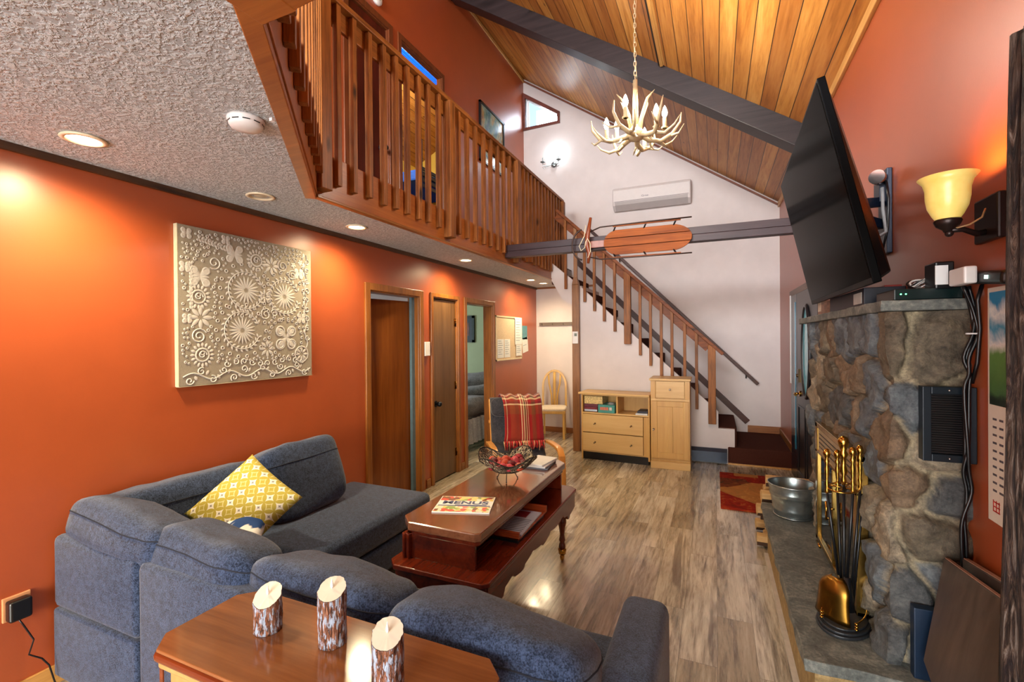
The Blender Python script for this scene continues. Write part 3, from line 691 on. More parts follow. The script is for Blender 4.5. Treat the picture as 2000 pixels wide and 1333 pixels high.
text('logo', 'Gree', .04, plain('grey_print', '#55505a', .5), (-.08, -.1715, .175), (rad(90), 0, 0), ac, .0004, sx=1.3)

# candle sconce on the far wall
sc = thing('candle_sconce', 'small two-arm metal candle sconce on the upper white wall below the gable window', 'wall lamp', (-2.50, YB, 4.56))
b = MB(); b.sph((0, -.02, 0), .05, 12, (1, .5, 1)); b.build('backplate', M_ZINC, sc)
for s2 in (-1, 1):
    x = .14*s2+(-.03)
    b = MB(); b.tube([(0, -.04, 0), (x*.5, -.08, -.035), (x, -.11, -.02), (x, -.11, .02)], .006, 6); b.tube([(x*.6, -.09, -.04), (x*.9, -.10, -.07), (x*1.05, -.1, -.045)], .004, 6)
    b.lathe([(.012, .02), (.042, .035), (.045, .04), (.02, .042)], (x, -.11, 0), 12); ar = b.build('arm', M_ZINC, sc)
    b = MB(); b.cyl((x, -.11, .04), (x, -.11, .11), .009, n=8); b.build('candle', plain('grey_candle', '#7f8b8b', .4), ar)
l = bpy.data.lights.new('sconce_glow', 'POINT'); l.energy = 3; l.color = (.85, .95, 1.0); l.shadow_soft_size = .03
o = bpy.data.objects.new('sconce_glow', l); COL.objects.link(o); o.location = (-2.46, YB-.12, 4.74)

# framed picture on upper wall
pf = thing('framed_picture', 'black framed blue and green picture on the red upper wall', 'picture', (XU, 6.27, 4.60))
b = MB()
for a, c in (((0, -.41, -.46), (.03, -.38, .40)), ((0, .38, -.46), (.03, .41, .40)), ((0, -.41, -.46), (.03, .41, -.43)), ((0, -.41, .37), (.03, .41, .40))): b.box(a, c)
b.build('frame', M_BLACKP, pf)
s = N('picture_print'); v = s.obj(); f = s.noise(v, 3.2, 5, .6, .8); g_ = s.noise(v, 9, 4)
c = s.ramp(f, [(.30, lin('#0d2c4c')), (.42, lin('#2d6d86')), (.5, lin('#7fae9c')), (.57, lin('#d9b86a')), (.66, lin('#8a3f52'))]); c = s.mix(.35, c, s.ramp(g_, [(.4, lin('#12304a')), (.6, lin('#a6c8cc'))]))
s.l(c, s.b.inputs['Base Color']); M_PRINT = s.done(.15)
b = MB(); b.box((.002, -.385, -.435), (.012, .385, .375)); b.build('print', M_PRINT, pf)

# upstairs bunk bed (through the open door)
bk = thing('bunk_bed', 'blue bunk bed seen through the upstairs doorway', 'bed', (-4.75, 7.0, ZL))
M_NAVY = plain('navy_frame', '#0b3f8c', .4)
b = MB()
for x in (-.4, .4):
    for y in (-.75, .45): b.box((x-.04, y-.04, 0), (x+.04, y+.04, 2.1))
b.build('frame', M_NAVY, bk, bevel=.005)
for z in (.45, 1.45):
    b = MB(); b.box((-.4, -.75, z), (.4, .45, z+.18)); b.build('mattress', M_BLUE, bk, bevel=.03)
    for k in range(4):
        b = MB(); b.box((.40, -.7, z-.1+k*.09), (.43, .4, z-.05+k*.09)); b.build('side_slat', M_NAVY, bk)
soft('pillow', (.1, .2, 1.70), (.4, .5, .14), plain('light_blue_pillow', '#7db4e8', .8), bk, seed=5)
l = bpy.data.lights.new('upper_bedroom_light', 'POINT'); l.energy = 60; l.color = (1, .93, .8); l.shadow_soft_size = .2
o = bpy.data.objects.new('upper_bedroom_light', l); COL.objects.link(o); o.location = (-4.3, 5.2, 4.9)

# sled mounted on the tie beam
sd = thing('wooden_sled', 'antique wooden runner sled with rope mounted on the dark tie beam', 'sled', (0, 4.775, 2.575))
b = MB()
for z0, z1, xa, xb in ((.055, .125, -1.03, -.27), (-.02, .05, -1.06, -.21), (-.095, -.025, -1.03, -.27)):
    pass
def slat(b, z0, z1, x0, x1, r0, r1):
    b.prism([(x0+r0, 0, z0), (x0, 0, (z0+z1)/2+(.02 if r0 > .02 else 0)*(1 if z1 < 0 else -1)), (x0+r0, 0, z1), (x1-r1, 0, z1), (x1, 0, (z0+z1)/2), (x1-r1, 0, z0)], (0, -.018, 0))
def deckpoly(z0, z1):
    pts = []
    def xl(z): return -1.05+.16*(1-sqrt(max(0, 1-(z/.13)**2)))
    def xr(z): return -.20-.22*(1-sqrt(max(0, 1-(z/.132)**2)))
    for k in range(7): z = z0+(z1-z0)*k/6; pts.append((xl(z), 0, z))
    for k in range(7): z = z1+(z0-z1)*k/6; pts.append((xr(z), 0, z))
    return pts
for z0, z1 in ((.047, .125), (-.039, .041), (-.125, -.045)):
    b = MB(); b.prism(deckpoly(z0, z1), (0, -.018, 0)); b.build('deck_slat', M_SLED, sd, bevel=.002)
b = MB(); b.box((-1.24, -.016, -.035), (-1.0, -.002, .035)); b.build('nose_board', M_SLED2, sd, bevel=.002)
M_RUN = plain('rusty_runner', '#3a2a24', .5, .5)
for s2 in (1, -1):
    z = .165*s2
    b = MB(); b.tube([(-1.20, -.02, .13*s2), (-1.08, -.04, z), (-.6, -.05, z+.005*s2), (-.20, -.05, z+.005*s2)], .007, 6); b.build('runner', M_RUN, sd)
    b = MB(); b.box((-.95, -.045, z-.012 if s2 > 0 else z-.004), (-.30, -.03, z+.004 if s2 > 0 else z+.012)); b.build('runner_wood', M_SLED, sd)
    for x in (-.92, -.62, -.34):
        b = MB(); b.tube([(x-.03, -.01, z-.05*s2), (x, -.04, z)], .008, 6); b.build('strut', M_IRON, sd)
b = MB(); b.tube([(-1.25+.14*cos(t)*.9, -.045, .16*sin(t)) for t in [rad(100+160*k/14) for k in range(15)]], .009, 7); b.build('front_loop', M_RUN, sd)
b = MB(); b.tube([(-1.205, -.055, -.20), (-1.19, -.06, -.10), (-1.215, -.06, 0), (-1.20, -.06, .12), (-1.175, -.055, .27)], [.014, .022, .026, .022, .014], 8); b.build('steering_bar', M_SLED2, sd)
b = MB(); b.tube([(-1.22, -.085, .19), (-1.235, -.085, .08), (-1.29, -.085, -.02), (-1.27, -.085, -.07), (-1.23, -.085, -.04), (-1.22, -.085, .02), (-1.20, -.09, .05), (-1.175, -.085, 0), (-1.17, -.085, -.08), (-1.20, -.085, -.15)], .004, 6); b.build('rope', plain('cream_rope', '#d8ceb0', .8), sd)

# coat rail, thermostat, cork board and papers
t = thing('coat_rail', 'grey wood coat rail on the white nook wall', 'coat rack', (-2.45, YB, 1.845))
b = MB(); b.box((-.34, -.02, -.03), (.60, 0, .03)); b.build('board', wood('grey_board', '#7a6a5e', '#4a3d36', 'x', .5), t, bevel=.003)
for k in range(4):
    b = MB(); b.tube([(-.28+.19*k, -.02, -.005), (-.28+.19*k, -.045, -.01), (-.28+.19*k, -.05, .012)], .004, 5); b.build('hook', M_IRON, t)
t = thing('thermostat', 'white thermostat on the wooden post left of the dresser', 'thermostat', (-1.81, 6.36, 1.61))
b = MB(); b.box((-.04, -.025, -.085), (.04, -.0005, .085)); b.build('body', M_WHITEP, t, bevel=.004)
b = MB(); b.box((-.012, -.027, .02), (.025, -.0252, .06)); b.build('display', plain('lcd_grey', '#6e7a70', .2), t)
t = thing('cork_board', 'pale cork notice board on the wall right of the bedroom door', 'notice board', (XL, 6.37, 1.61))
b = MB(); b.box((0, -.46, -.31), (.012, .46, .31)); b.build('cork', plain('cork', '#cdb79a', .85, scale=120, var=.15), t)
b = MB()
for a, c in (((0, -.475, -.325), (.02, -.455, .325)), ((0, .455, -.325), (.02, .475, .325)), ((0, -.475, -.325), (.02, .475, -.305)), ((0, -.475, .305), (.02, .475, .325))): b.box(a, c)
b.build('frame', plain('pale_frame', '#d9c9a8', .4), t)
M_PAPER = plain('paper', '#dfe3e4', .7, var=.03); M_INK = plain('print_ink', '#5e7f92', .6)
def paper(label, y, z, w, h, dx=.0135, tilt=0, lines=6, mat=None, hdr=None):
    t = thing('notice', label, 'notice', (XL+dx, y, z)); t.rotation_euler = (tilt, 0, 0)
    b = MB(); b.box((0, -w/2, -h/2), (.0015, w/2, h/2)); b.build('sheet', mat or M_PAPER, t)
    b = MB()
    for k in range(lines):
        zz = h/2-.03-(h-.05)*k/lines; b.box((.0016, -w*.4, zz), (.0022, w*(.1+.3*((k*7) % 5)/5), zz+.006))
    b.build('print', M_INK, t)
paper('white sheet pinned at the lower left of the cork board', 6.05, 1.46, .22, .27, lines=7)
paper('second white sheet pinned beside the lower left one on the cork board', 6.285, 1.46, .20, .27, lines=7)
paper('tall white sheet at the upper right of the cork board', 6.70, 1.72, .27, .42, .0205, lines=9)
paper('long narrow sheet hanging below the tall one on the cork board', 6.71, 1.42, .22, .17, .0205, lines=4)
paper('blue green flyer on the wall right of the cork board', 7.0, 1.70, .22, .22, .001, 0, 3, plain('teal_flyer', '#4f8a98', .5))
paper('tilted white sheet under the flyer right of the cork board', 7.02, 1.50, .24, .24, .001, rad(8), 2)
t = thing('light_switch', 'white switch plate between the first two lower doors', 'switch', (XL, 4.18, 1.50))
b = MB(); b.box((.0, -.045, -.075), (.03, .045, .075)); b.build('plate', M_WHITEP, t, bevel=.004)
# ---------------------------------------------------------------- sectional sofa
so = thing('sectional_sofa', 'blue grey fabric sectional sofa with chaise against the orange wall', 'sofa', (0, 0, 0))
def rb_(name, a, c, mat=M_SOFA, bev=.03, seg=3, parent=None):
    m = MB(); m.box(a, c); return m.build(name, mat, parent if parent is not None else so, bevel=bev, seg=seg, smooth=True)
# back frame facing the photographer, two modules
rb_('back_panel', (-2.83, 1.105, .37), (-2.175, 1.26, .705)); rb_('back_panel', (-2.83, 1.105, .05), (-2.175, 1.26, .366), bev=.015)
rb_('back_panel', (-2.165, 1.105, .05), (-1.25, 1.26, .70)); rb_('back_panel', (-1.24, 1.105, .05), (-.34, 1.26, .66))
rb_('side_frame', (-2.84, 1.26, .05), (-2.70, 2.62, .60))
rb_('seat_base', (-2.70, 1.26, .08), (-.34, 1.80, .26)); rb_('seat_base', (-2.70, 1.80, .08), (-1.97, 2.93, .27))
rb_('seat_cushion', (-2.0, 1.25, .262), (-1.20, 1.84, .43), bev=.045, seg=4); rb_('seat_cushion', (-1.19, 1.25, .262), (-.335, 1.84, .43), bev=.045, seg=4)
rb_('seat_cushion', (-2.72, 1.25, .262), (-2.01, 2.02, .43), bev=.045, seg=4); rb_('chaise_cushion', (-2.74, 1.80, .272), (-1.96, 2.95, .455), bev=.05, seg=4)
rb_('armrest', (-.335, 1.11, .05), (-.165, 1.86, .60), bev=.045, seg=4)
for x, y in ((-2.05, 2.87), (-2.65, 2.87), (-.25, 1.80), (-.25, 1.16), (-2.75, 1.16), (-1.2, 1.78)):
    b = MB(); b.cyl((x, y, 0), (x, y, .10), .022, .03, 12); b.build('leg', M_BLACKP, so)
# loose back cushions along the near back (seen from behind)
cs = (('back_cushion', (-2.47, 1.235, .745), (.76, .24, .22), (rad(-14), rad(3), rad(-2))),
      ('back_cushion', (-1.90, 1.255, .705), (.64, .25, .23), (rad(-12), rad(3), rad(-2))),
      ('back_cushion', (-1.285, 1.275, .675), (.68, .25, .22), (rad(-10), rad(1), rad(-2))),
      ('back_cushion', (-.64, 1.255, .655), (.66, .28, .25), (rad(-8), rad(2), 0)))
for i, (n_, c, sz, r) in enumerate(cs):
    soft(n_, c, sz, M_SOFA, so, r, .62, .42, .008, i+1, seam=plain('seam_navy', '#141b2a', .9))
# cushions against the orange wall
k = soft('back_cushion', (-2.66, 1.62, .70), (.24, .98, .34), M_SOFA, so, (0, rad(-10), 0), .5, .42, .008, 9, seam=plain('seam_navy', '#141b2a', .9))
k = soft('back_cushion', (-2.60, 2.30, .67), (.24, .60, .48), M_SOFA, so, (rad(3), rad(-16), rad(-4)), .38, .38, .008, 12, seam=plain('seam_navy', '#141b2a', .9))
# throw pillows
def m_pillow():
    s = N('yellow_star_print'); c = s.n('ShaderNodeTexCoord'); mp = s.n('ShaderNodeMapping'); mp.inputs['Scale'].default_value = (15, 15, 15); s.l(c.outputs['Object'], mp.inputs[0])
    fr = s.n('ShaderNodeVectorMath', operation='FRACTION'); s.l(mp.outputs[0], fr.inputs[0])
    sb = s.n('ShaderNodeVectorMath', operation='SUBTRACT'); s.l(fr.outputs[0], sb.inputs[0]); sb.inputs[1].default_value = (.5, .5, .5)
    ab = s.n('ShaderNodeVectorMath', operation='ABSOLUTE'); s.l(sb.outputs[0], ab.inputs[0]); xyz = s.n('ShaderNodeSeparateXYZ'); s.l(ab.outputs[0], xyz.inputs[0])
    X, Y = xyz.outputs[0], xyz.outputs[1]
    ast = s.math('ADD', s.math('POWER', X, .62), s.math('POWER', Y, .62))       # concave star
    r = s.math('SQRT', s.math('ADD', s.math('MULTIPLY', X, X), s.math('MULTIPLY', Y, Y)))
    col = s.ramp(ast, [(0, lin('#8b8880')), (.30, lin('#8b8880')), (.32, lin('#dcd8c8')), (.585, lin('#dcd8c8')), (.60, lin('#a89a42'))], 'CONSTANT')
    ring = s.ramp(r, [(.50, (0, 0, 0, 1)), (.52, (1, 1, 1, 1)), (.56, (1, 1, 1, 1)), (.58, (0, 0, 0, 1))])
    col = s.mix(ring, col, lin('#c9c08a')); s.l(col, s.b.inputs['Base Color']); s.bump(s.noise(s.obj(), 300, 2), .3, .002)
    return s.done(.85, 0, .2)
def square_pillow(name, size, th, mat, nn=26, seed=0):
    bm = bmesh.new(); h = size/2
    def z(u, v): return th/2*(max(0, (1-abs(u)**2.6)*(1-abs(v)**2.6))**.5)
    grid = {}
    for sgn in (1, -1):
        for i in range(nn+1):
            for j in range(nn+1):
                u, v = -1+2*i/nn, -1+2*j/nn
                edge = i in (0, nn) or j in (0, nn)
                key = (i, j, 0 if edge else sgn)
                if key in grid: continue
                pin = 1-.05*(1-abs(v)**2)*abs(u)**4-.0*u; pin2 = 1-.05*(1-abs(u)**2)*abs(v)**4
                zz = sgn*z(u, v) + .012*noise.noise(V((u*2+seed, v*2, sgn)))*(1-max(abs(u), abs(v))**4)
                grid[key] = bm.verts.new((u*h*pin, v*h*pin2, zz))
        for i in range(nn):
            for j in range(nn):
                def g(a, c): return grid[(a, c, 0 if (a in (0, nn) or c in (0, nn)) else sgn)]
                q = (g(i, j), g(i+1, j), g(i+1, j+1), g(i, j+1))
                try: f = bm.faces.new(q if sgn > 0 else q[::-1]); f.smooth = True
                except ValueError: pass
    me = bpy.data.meshes.new(name); bm.to_mesh(me); bm.free(); me.materials.append(mat)
    o = bpy.data.objects.new(name, me); COL.objects.link(o); return o
p = square_pillow('throw_pillow', .41, .14, m_pillow(), seed=2); tag(p, 'yellow and white star patterned throw pillow standing on one corner on the sofa', 'pillow')
nrm = V((.42, -.68, .60)).normalized(); upv = (V((.1, .55, 1)) - nrm*nrm.dot(V((.1, .55, 1)))).normalized(); sx = upv.cross(nrm)
R45 = Matrix((sx, upv, nrm)).transposed() @ Matrix.Rotation(rad(70), 3, 'Z')
p.matrix_world = Matrix.Translation((-2.30, 1.68, .725)) @ R45.to_4x4()
s = N('blue_white_print'); v = s.obj(); f = s.noise(v, 7, 3, .5, .5); s.l(s.ramp(f, [(.47, lin('#17407c')), (.5, lin('#dfe2e2'))]), s.b.inputs['Base Color']); MP2 = s.done(.85)
p2 = square_pillow('throw_pillow', .40, .13, MP2, seed=5); tag(p2, 'blue and white throw pillow lying mostly hidden under the yellow one', 'pillow')
p2.matrix_world = Matrix.Translation((-2.28, 1.55, .60)) @ Euler((rad(28), rad(-8), rad(25))).to_matrix().to_4x4()

# ---------------------------------------------------------------- coffee table (tall two-tier)
ct = thing('coffee_table', 'long dark cherry two-tier coffee table with scalloped apron and turned legs', 'table', (0, 0, 0))
def chamfer(x0, x1, y0, y1, c, z0, z1, c2=None):
    c2 = c if c2 is None else c2
    return [(x0+c, y0, z0), (x1-c2, y0, z0), (x1, y0+c2, z0), (x1, y1-c, z0), (x1-c, y1, z0), (x0+c, y1, z0), (x0, y1-c, z0), (x0, y0+c, z0)]
CX0, CX1, CY0, CY1 = -1.45, -.99, 1.86, 3.25
b = MB(); b.prism(chamfer(CX0, CX1, CY0, CY1, .07, .668, 0, .02), (0, 0, .042)); b.build('tabletop', M_CHERRYTOP, ct, bevel=.006, seg=3)
b = MB(); b.prism(chamfer(CX0+.02, CX1-.015, CY0+.02, CY1-.02, .06, .640, 0, .02), (0, 0, .028)); b.build('top_moulding', M_CHERRY, ct, bevel=.006)
SX0, SX1, SY0, SY1 = -1.475, -.92, 1.80, 3.27
b = MB(); b.prism(chamfer(SX0, SX1, SY0, SY1, .05, .495, 0, .03), (0, 0, .025)); b.build('lower_shelf', M_CHERRY, ct, bevel=.006, seg=3)
b = MB(); b.box((-1.42, 1.895, .52), (-1.03, 1.915, .64)); b.build('end_panel', M_CHERRY, ct, bevel=.003)
b = MB(); b.box((-1.42, 3.17, .52), (-1.02, 3.19, .64)); b.build('end_panel', M_CHERRY, ct, bevel=.003)
b = MB(); b.box((-1.425, 1.915, .52), (-1.405, 3.17, .64)); b.build('back_panel', M_CHERRY, ct)
b = MB(); b.box((-1.435, 1.885, .52), (-1.385, 1.925, .64)); b.cyl((-1.395, 1.885, .52), (-1.395, 1.885, .64), .009, n=8); b.cyl((-1.42, 1.885, .52), (-1.42, 1.885, .64), .009, n=8); b.build('corner_post', M_CHERRY, ct, bevel=.003)
# scalloped right apron, and plain end apron
def scallop():
    pts = [(0, .495)]; n = 60
    for k in range(n+1):
        t = k/n; y = SY1-.04-(SY1-SY0-.08)*t
        z = .42-.02*abs(sin(pi*t*5))-.03*(1 if abs(t-.5) > .38 else 0) - (.018 if (int(t*10) % 3 == 1) else 0)
        pts.append((y, z))
    return pts
sp = scallop()
b = MB(); poly = [(-.955, SY1-.04, .495)]+[(-.955, y, z) for y, z in sp[1:]]+[(-.955, SY0+.04, .495)]; b.prism(poly, (.02, 0, 0)); b.build('apron', M_CHERRY, ct)
b = MB(); b.box((SX0+.04, SY0+.03, .415), (SX1-.02, SY0+.05, .495)); b.build('apron', M_CHERRY, ct, bevel=.003)
b = MB(); b.box((SX0+.04, SY1-.05, .415), (SX1-.02, SY1-.03, .495)); b.build('apron', M_CHERRY, ct, bevel=.003)
b = MB(); b.box((SX0+.03, SY0+.05, .415), (SX0+.05, SY1-.05, .495)); b.build('apron', M_CHERRY, ct, bevel=.003)
legp = [(.026, .495), (.026, .40), (.018, .39), (.022, .375), (.017, .365), (.021, .34), (.030, .30), (.031, .275), (.022, .235), (.016, .19), (.020, .165), (.024, .15), (.017, .135), (.023, .118), (.026, .10), (.018, .085)]
for x, y in ((-1.02, 3.19), (-1.02, 1.90), (-1.42, 3.19), (-1.42, 1.90)):
    b = MB(); b.lathe(legp[::-1], (x, y, 0), 20); lg = b.build('leg', M_CHERRY, ct)
    b = MB(); b.lathe([(.026, .05), (.03, .085), (.022, .09)], (x, y, 0), 16); b.sph((x, y, .028), .028, 10, (.55, 1, 1)); b.build('caster', M_BRASS, lg)
# raised open tray inside the upper compartment, carrying the magazine
b = MB(); b.box((-1.39, 2.22, .545), (-.945, 2.66, .555)); 
for a, c in (((-1.39, 2.22, .545), (-.945, 2.235, .585)), ((-1.39, 2.645, .545), (-.945, 2.66, .585))): b.box(a, c)
tr = tag(b.build('wooden_tray', wood('tray_red_wood', '#a3481f', '#64230e', 'x', .25), bevel=.002), 'reddish open wooden tray on the coffee table lower shelf', 'tray')
b = MB(); b.box((-1.385, 2.24, .5205), (-.96, 2.64, .5445)); tag(b.build('dark_box', M_BLACKP), 'thin black box under the wooden tray on the coffee table shelf', 'box')

def sheet(name, label, cat, corners, z, th, mat, dx=0):
    """thin booklet from 4 floor-plan corners"""
    b = MB(); b.prism([(x, y, z) for x, y in corners], (0, 0, th)); return tag(b.build(name, mat), label, cat)
# menus booklet
def booklet(name, label, c, w, h, ang, z, th, mat):
    t = thing(name, label, 'magazine', (c[0], c[1], z), ang)
    b = MB(); b.box((-w/2, -h/2, 0), (w/2, h/2, th)); b.build('pages', mat, t, bevel=.0008); return t
MW = plain('white_stock', '#e9ece8', .45, var=.02)
s = N('food_photo_print'); v = s.obj(); vo = s.n('ShaderNodeTexVoronoi'); vo.inputs['Scale'].default_value = 38; s.l(v, vo.inputs['Vector'])
sc_ = s.n('ShaderNodeSeparateColor'); s.l(vo.outputs['Color'], sc_.inputs[0])
s.l(s.ramp(sc_.outputs[0], [(0, lin('#e7d27a')), (.3, lin('#d94f3d')), (.5, lin('#f2ead0')), (.7, lin('#7c4a2a')), (.85, lin('#8fae52')), (1, lin('#f0e08a'))], 'CONSTANT'), s.b.inputs['Base Color']); M_FOOD = s.done(.3)
t = booklet('menu_booklet', 'glossy MENUS booklet with food photos on the near end of the coffee table', (-1.235, 2.165), .30, .235, rad(18), .7105, .006, MW)
b = MB(); b.box((-.145, .05, .0061), (.145, .112, .0065)); b.box((-.145, -.112, .0061), (.145, -.035, .0065)); b.build('cover_photos', M_FOOD, t)
text('title', 'MENUS', .062, plain('navy_ink', '#15306a', .4), (0, .018, .0068), (0, 0, 0), t, .0003, sx=1.25, bold=.0018)
b = MB(); b.box((-.14, -.030, .0061), (.14, -.020, .0066)); b.box((-.05, -.018, .0061), (.12, -.012, .0066)); b.build('subtitle_bars', plain('navy_ink', '#15306a', .4), t)
t = booklet('magazine', 'magazine with a red picture lying in the wooden tray on the lower shelf', (-1.05, 2.42), .20, .34, rad(2), .5555, .008, plain('grey_stock', '#b7bccb', .4, var=.05))
b = MB(); b.box((-.07, .06, .0081), (.04, .15, .0086)); b.build('cover_photo', plain('red_photo', '#8c2430', .4, var=.5, scale=60), t)
b = MB()
for k in range(9): b.box((-.02+.0*k, -.15+.022*k, .0081), (.085, -.142+.022*k, .0086))
b.build('cover_text', plain('grey_ink', '#5c6070', .5), t)
for k in range(3):
    t = thing('folded_newspaper', ['folded newspaper at the bottom of the pile beyond the wire bowl', 'folded newspaper in the middle of the pile beyond the wire bowl', 'topmost folded paper of the pile beyond the wire bowl'][k], 'newspaper', (-1.15+.008*k, 3.06, .7105+.012*k), rad(5-6*k))
    b = MB(); b.box((-.10+.01*k, -.12, 0), (.10-.012*k, .12, .011)); b.build('pages', [plain('dark_page', '#5f6570', .6), M_PAPER, M_PAPER][k], t, bevel=.003)

# wire bowl with dried red decorations
bw = thing('wire_bowl', 'woven twig and wire bowl on small feet on the coffee table', 'bowl', (-1.21, 2.66, .7105))
M_TWIG = plain('dark_twig_wire', '#3a332c', .45, .4, .5, 40); M_TWIG2 = plain('pale_twig_wire', '#a59a80', .4, .5, .3, 40)
rr = random.Random(11)
def bowlp(r, a):
    # square-ish flared rim
    k = 1+.10*cos(4*a+1.0)
    x = r*k*cos(a); y = r*k*sin(a); z = .045+2.9*r*r*(1+.25*cos(4*a+1.0)*(r/.19)**2)
    return V((x, y, z))
for part, mat, n_ in (('twig_weave', M_TWIG, 190), ('wire_weave', M_TWIG2, 130)):
    b = MB()
    for k in range(n_):
        a = rr.uniform(0, 2*pi); r = rr.uniform(.04, .19); da = rr.uniform(-.12, .12); dr = rr.uniform(-.022, .022); pts = []
        for j in range(12):
            pts.append(bowlp(max(.02, min(.192, r)), a)); a += da+rr.uniform(-.06, .06); r += dr
            if r > .19 or r < .03: dr = -dr
        b.tube(pts, .0026, 4)
    b.tube([bowlp(.19, 2*pi*j/40) for j in range(40)], .004, 5, closed=True)
    b.build(part, mat, bw)
for k in range(3):
    a = 2*pi*k/3-1.2; b = MB(); b.tube([(.03*cos(a), .03*sin(a), .055), (.06*cos(a), .06*sin(a), .03), (.075*cos(a), .075*sin(a), .002)], .003, 5); b.sph((.075*cos(a), .075*sin(a), .005), .005, 6); b.build('foot', M_IRON, bw)
reds = [plain('dried_red_pod', '#8d1f2a', .5, var=.3, scale=40), plain('dark_crimson_pod', '#5c121c', .5, var=.3, scale=40), plain('orange_red_pod', '#b3422a', .5, var=.3, scale=40), plain('rose_pod', '#c23a4c', .5, var=.3, scale=40)]
names = ['crimson', 'dark crimson', 'orange red', 'rose red']
def podlabel(m): return names[m]+' dried pod among the decorations filling the wire bowl'
for k in range(34):
    a = 2.399*k; r = .015*sqrt(k)*1.45; m = k % 4
    if r > .13: r = .13
    q = bowlp(r, a); z = max(q.z+.022, .090+.012*(k % 3)-r*.1)
    b = MB(); b.sph((0, 0, 0), .020+.004*(k % 3), 8, (1, 1.2, .8), (rr.uniform(0, 3), rr.uniform(0, 3), 0)); b.sph((.012, 0, .006), .012, 6, (1, 1, .7))
    o = b.build('dried_pod', reds[m], loc=(bw.location.x+q.x, bw.location.y+q.y, bw.location.z+z)); tag(o, podlabel(m), 'decoration', names[m]+' pods in the wire bowl')

# ---------------------------------------------------------------- side console with bark candles (foreground)
cn = thing('console_table', 'amber pine console table with clipped corners behind the sofa in the foreground', 'table', (0, 0, 0))
TX0, TX1, TY0, TY1, TZ = -1.475, -.50, .77, 1.10, .75
b = MB(); b.prism(chamfer(TX0, TX1, TY0, TY1, .055, TZ-.010, 0, .04), (0, 0, .010)); b.build('tabletop', [M_PINETOP], cn, bevel=.003, seg=2)
b = MB(); b.prism(chamfer(TX0-.006, TX1+.006, TY0-.006, TY1+.004, .057, TZ-.036, 0, .04), (0, 0, .0285)); b.build('rounded_edge', M_PINEEDGE, cn, bevel=.011, seg=3)
b = MB(); b.prism(chamfer(TX0+.004, TX1-.004, TY0+.004, TY1-.004, .053, TZ-.056, 0, .04), (0, 0, .020)); b.build('edge_moulding', M_PINEBODY, cn, bevel=.006)
b = MB(); b.prism(chamfer(TX0+.025, TX1-.025, TY0+.025, TY1-.02, .05, .10, 0, .04), (0, 0, TZ-.052-.10)); b.build('cabinet_body', M_PINEBODY, cn, bevel=.004)
b = MB(); b.box((TX0+.12, TY0+.018, .40), (TX1-.12, TY0+.026, .66)); dr = b.build('drawer_front', M_PINEBODY, cn, bevel=.004)
b = MB(); knob(b, (-1.0, TY0+.018, .53), (0, -1, 0), .015); b.build('knob', M_BRASS, dr)
b = MB(); b.box((TX0+.03, TY0+.022, .10), (TX0+.045, TY0+.0255, .69)); b.build('corner_bead', M_PINEEDGE, cn)
b = MB(); b.prism(chamfer(TX0+.015, TX1-.015, TY0+.015, TY1-.01, .05, 0, 0, .04), (0, 0, .10)); b.build('plinth', M_PINEBODY, cn, bevel=.004)
def m_bark():
    s = N('frosted_bark'); v = s.obj((1, 1, .22)); f = s.noise(v, 120, 4, .7, 1.2); g_ = s.noise(s.obj((1, 1, .28)), 110, 4, .65)
    c = s.ramp(f, [(.42, lin('#3a231a')), (.52, lin('#7d4c34')), (.60, lin('#8c6048'))]); c = s.mix(s.ramp(g_, [(.50, (0, 0, 0, 1)), (.56, (1, 1, 1, 1))]), c, lin('#9fadc2'))
    s.l(c, s.b.inputs['Base Color']); s.bump(f, .8, .01); return s.done(.5, 0, .4)
M_BARK = m_bark(); M_WAX = plain('ivory_wax', '#cfc6b4', .4, var=.04)
def candle(x, y, h, r, tilt, label, seed):
    t = thing('bark_candle', label, 'candle', (x, y, TZ+.0005), seed*1.3, 'bark candles on the console table')
    nA, nZ = 60, 18; bm = bmesh.new(); rings = []
    for j in range(nZ+1):
        ring = []
        for i in range(nA):
            a = 2*pi*i/nA; rr_ = r*(1+.06*noise.noise(V((cos(a)*6+seed, sin(a)*6, j*.25)))+.05*noise.noise(V((cos(a)*14, sin(a)*14+seed, j*.15))))
            top = h+tilt*cos(a-seed*1.3*-1-2.0)*r
            z = top*j/nZ; ring.append(bm.verts.new((rr_*cos(a), rr_*sin(a), z)))
        rings.append(ring)
    for A_, B_ in zip(rings, rings[1:]):
        for i in range(nA): f = bm.faces.new((A_[i], A_[(i+1) % nA], B_[(i+1) % nA], B_[i])); f.smooth = True
    bm.faces.new(rings[0][::-1])
    me = bpy.data.meshes.new('bark_sleeve'); 
    tp = [v.co.copy() for v in rings[-1]]
    bm.to_mesh(me); bm.free(); me.materials.append(M_BARK); o = bpy.data.objects.new('bark_sleeve', me); COL.objects.link(o); o.parent = t
    b = MB(); ctr = V((0, 0, sum(p.z for p in tp)/len(tp)+.001)); vs = [b.bm.verts.new(V((p.x*.985, p.y*.985, p.z+.001))) for p in tp]; vc = b.bm.verts.new(ctr)
    for i in range(nA): b.bm.faces.new((vs[i], vs[(i+1) % nA], vc)).smooth = True
    b.build('wax', M_WAX, t)
    b = MB(); b.lathe([(.001, 0), (.0042, .006), (.004, .012), (.002, .02), (.0004, .028)], (0, 0, ctr.z), 10); b.build('plastic_flame', plain('white_flame', '#f4f4f2', .3), t)
candle(-1.212, .955, .100, .038, .55, 'short bark wrapped candle, leftmost on the console table', 1)
candle(-.992, .985, .150, .038, .45, 'tallest bark wrapped candle, middle of the three on the console table', 2)
candle(-.735, .905, .135, .038, .50, 'medium bark wrapped candle, rightmost on the console table', 3)

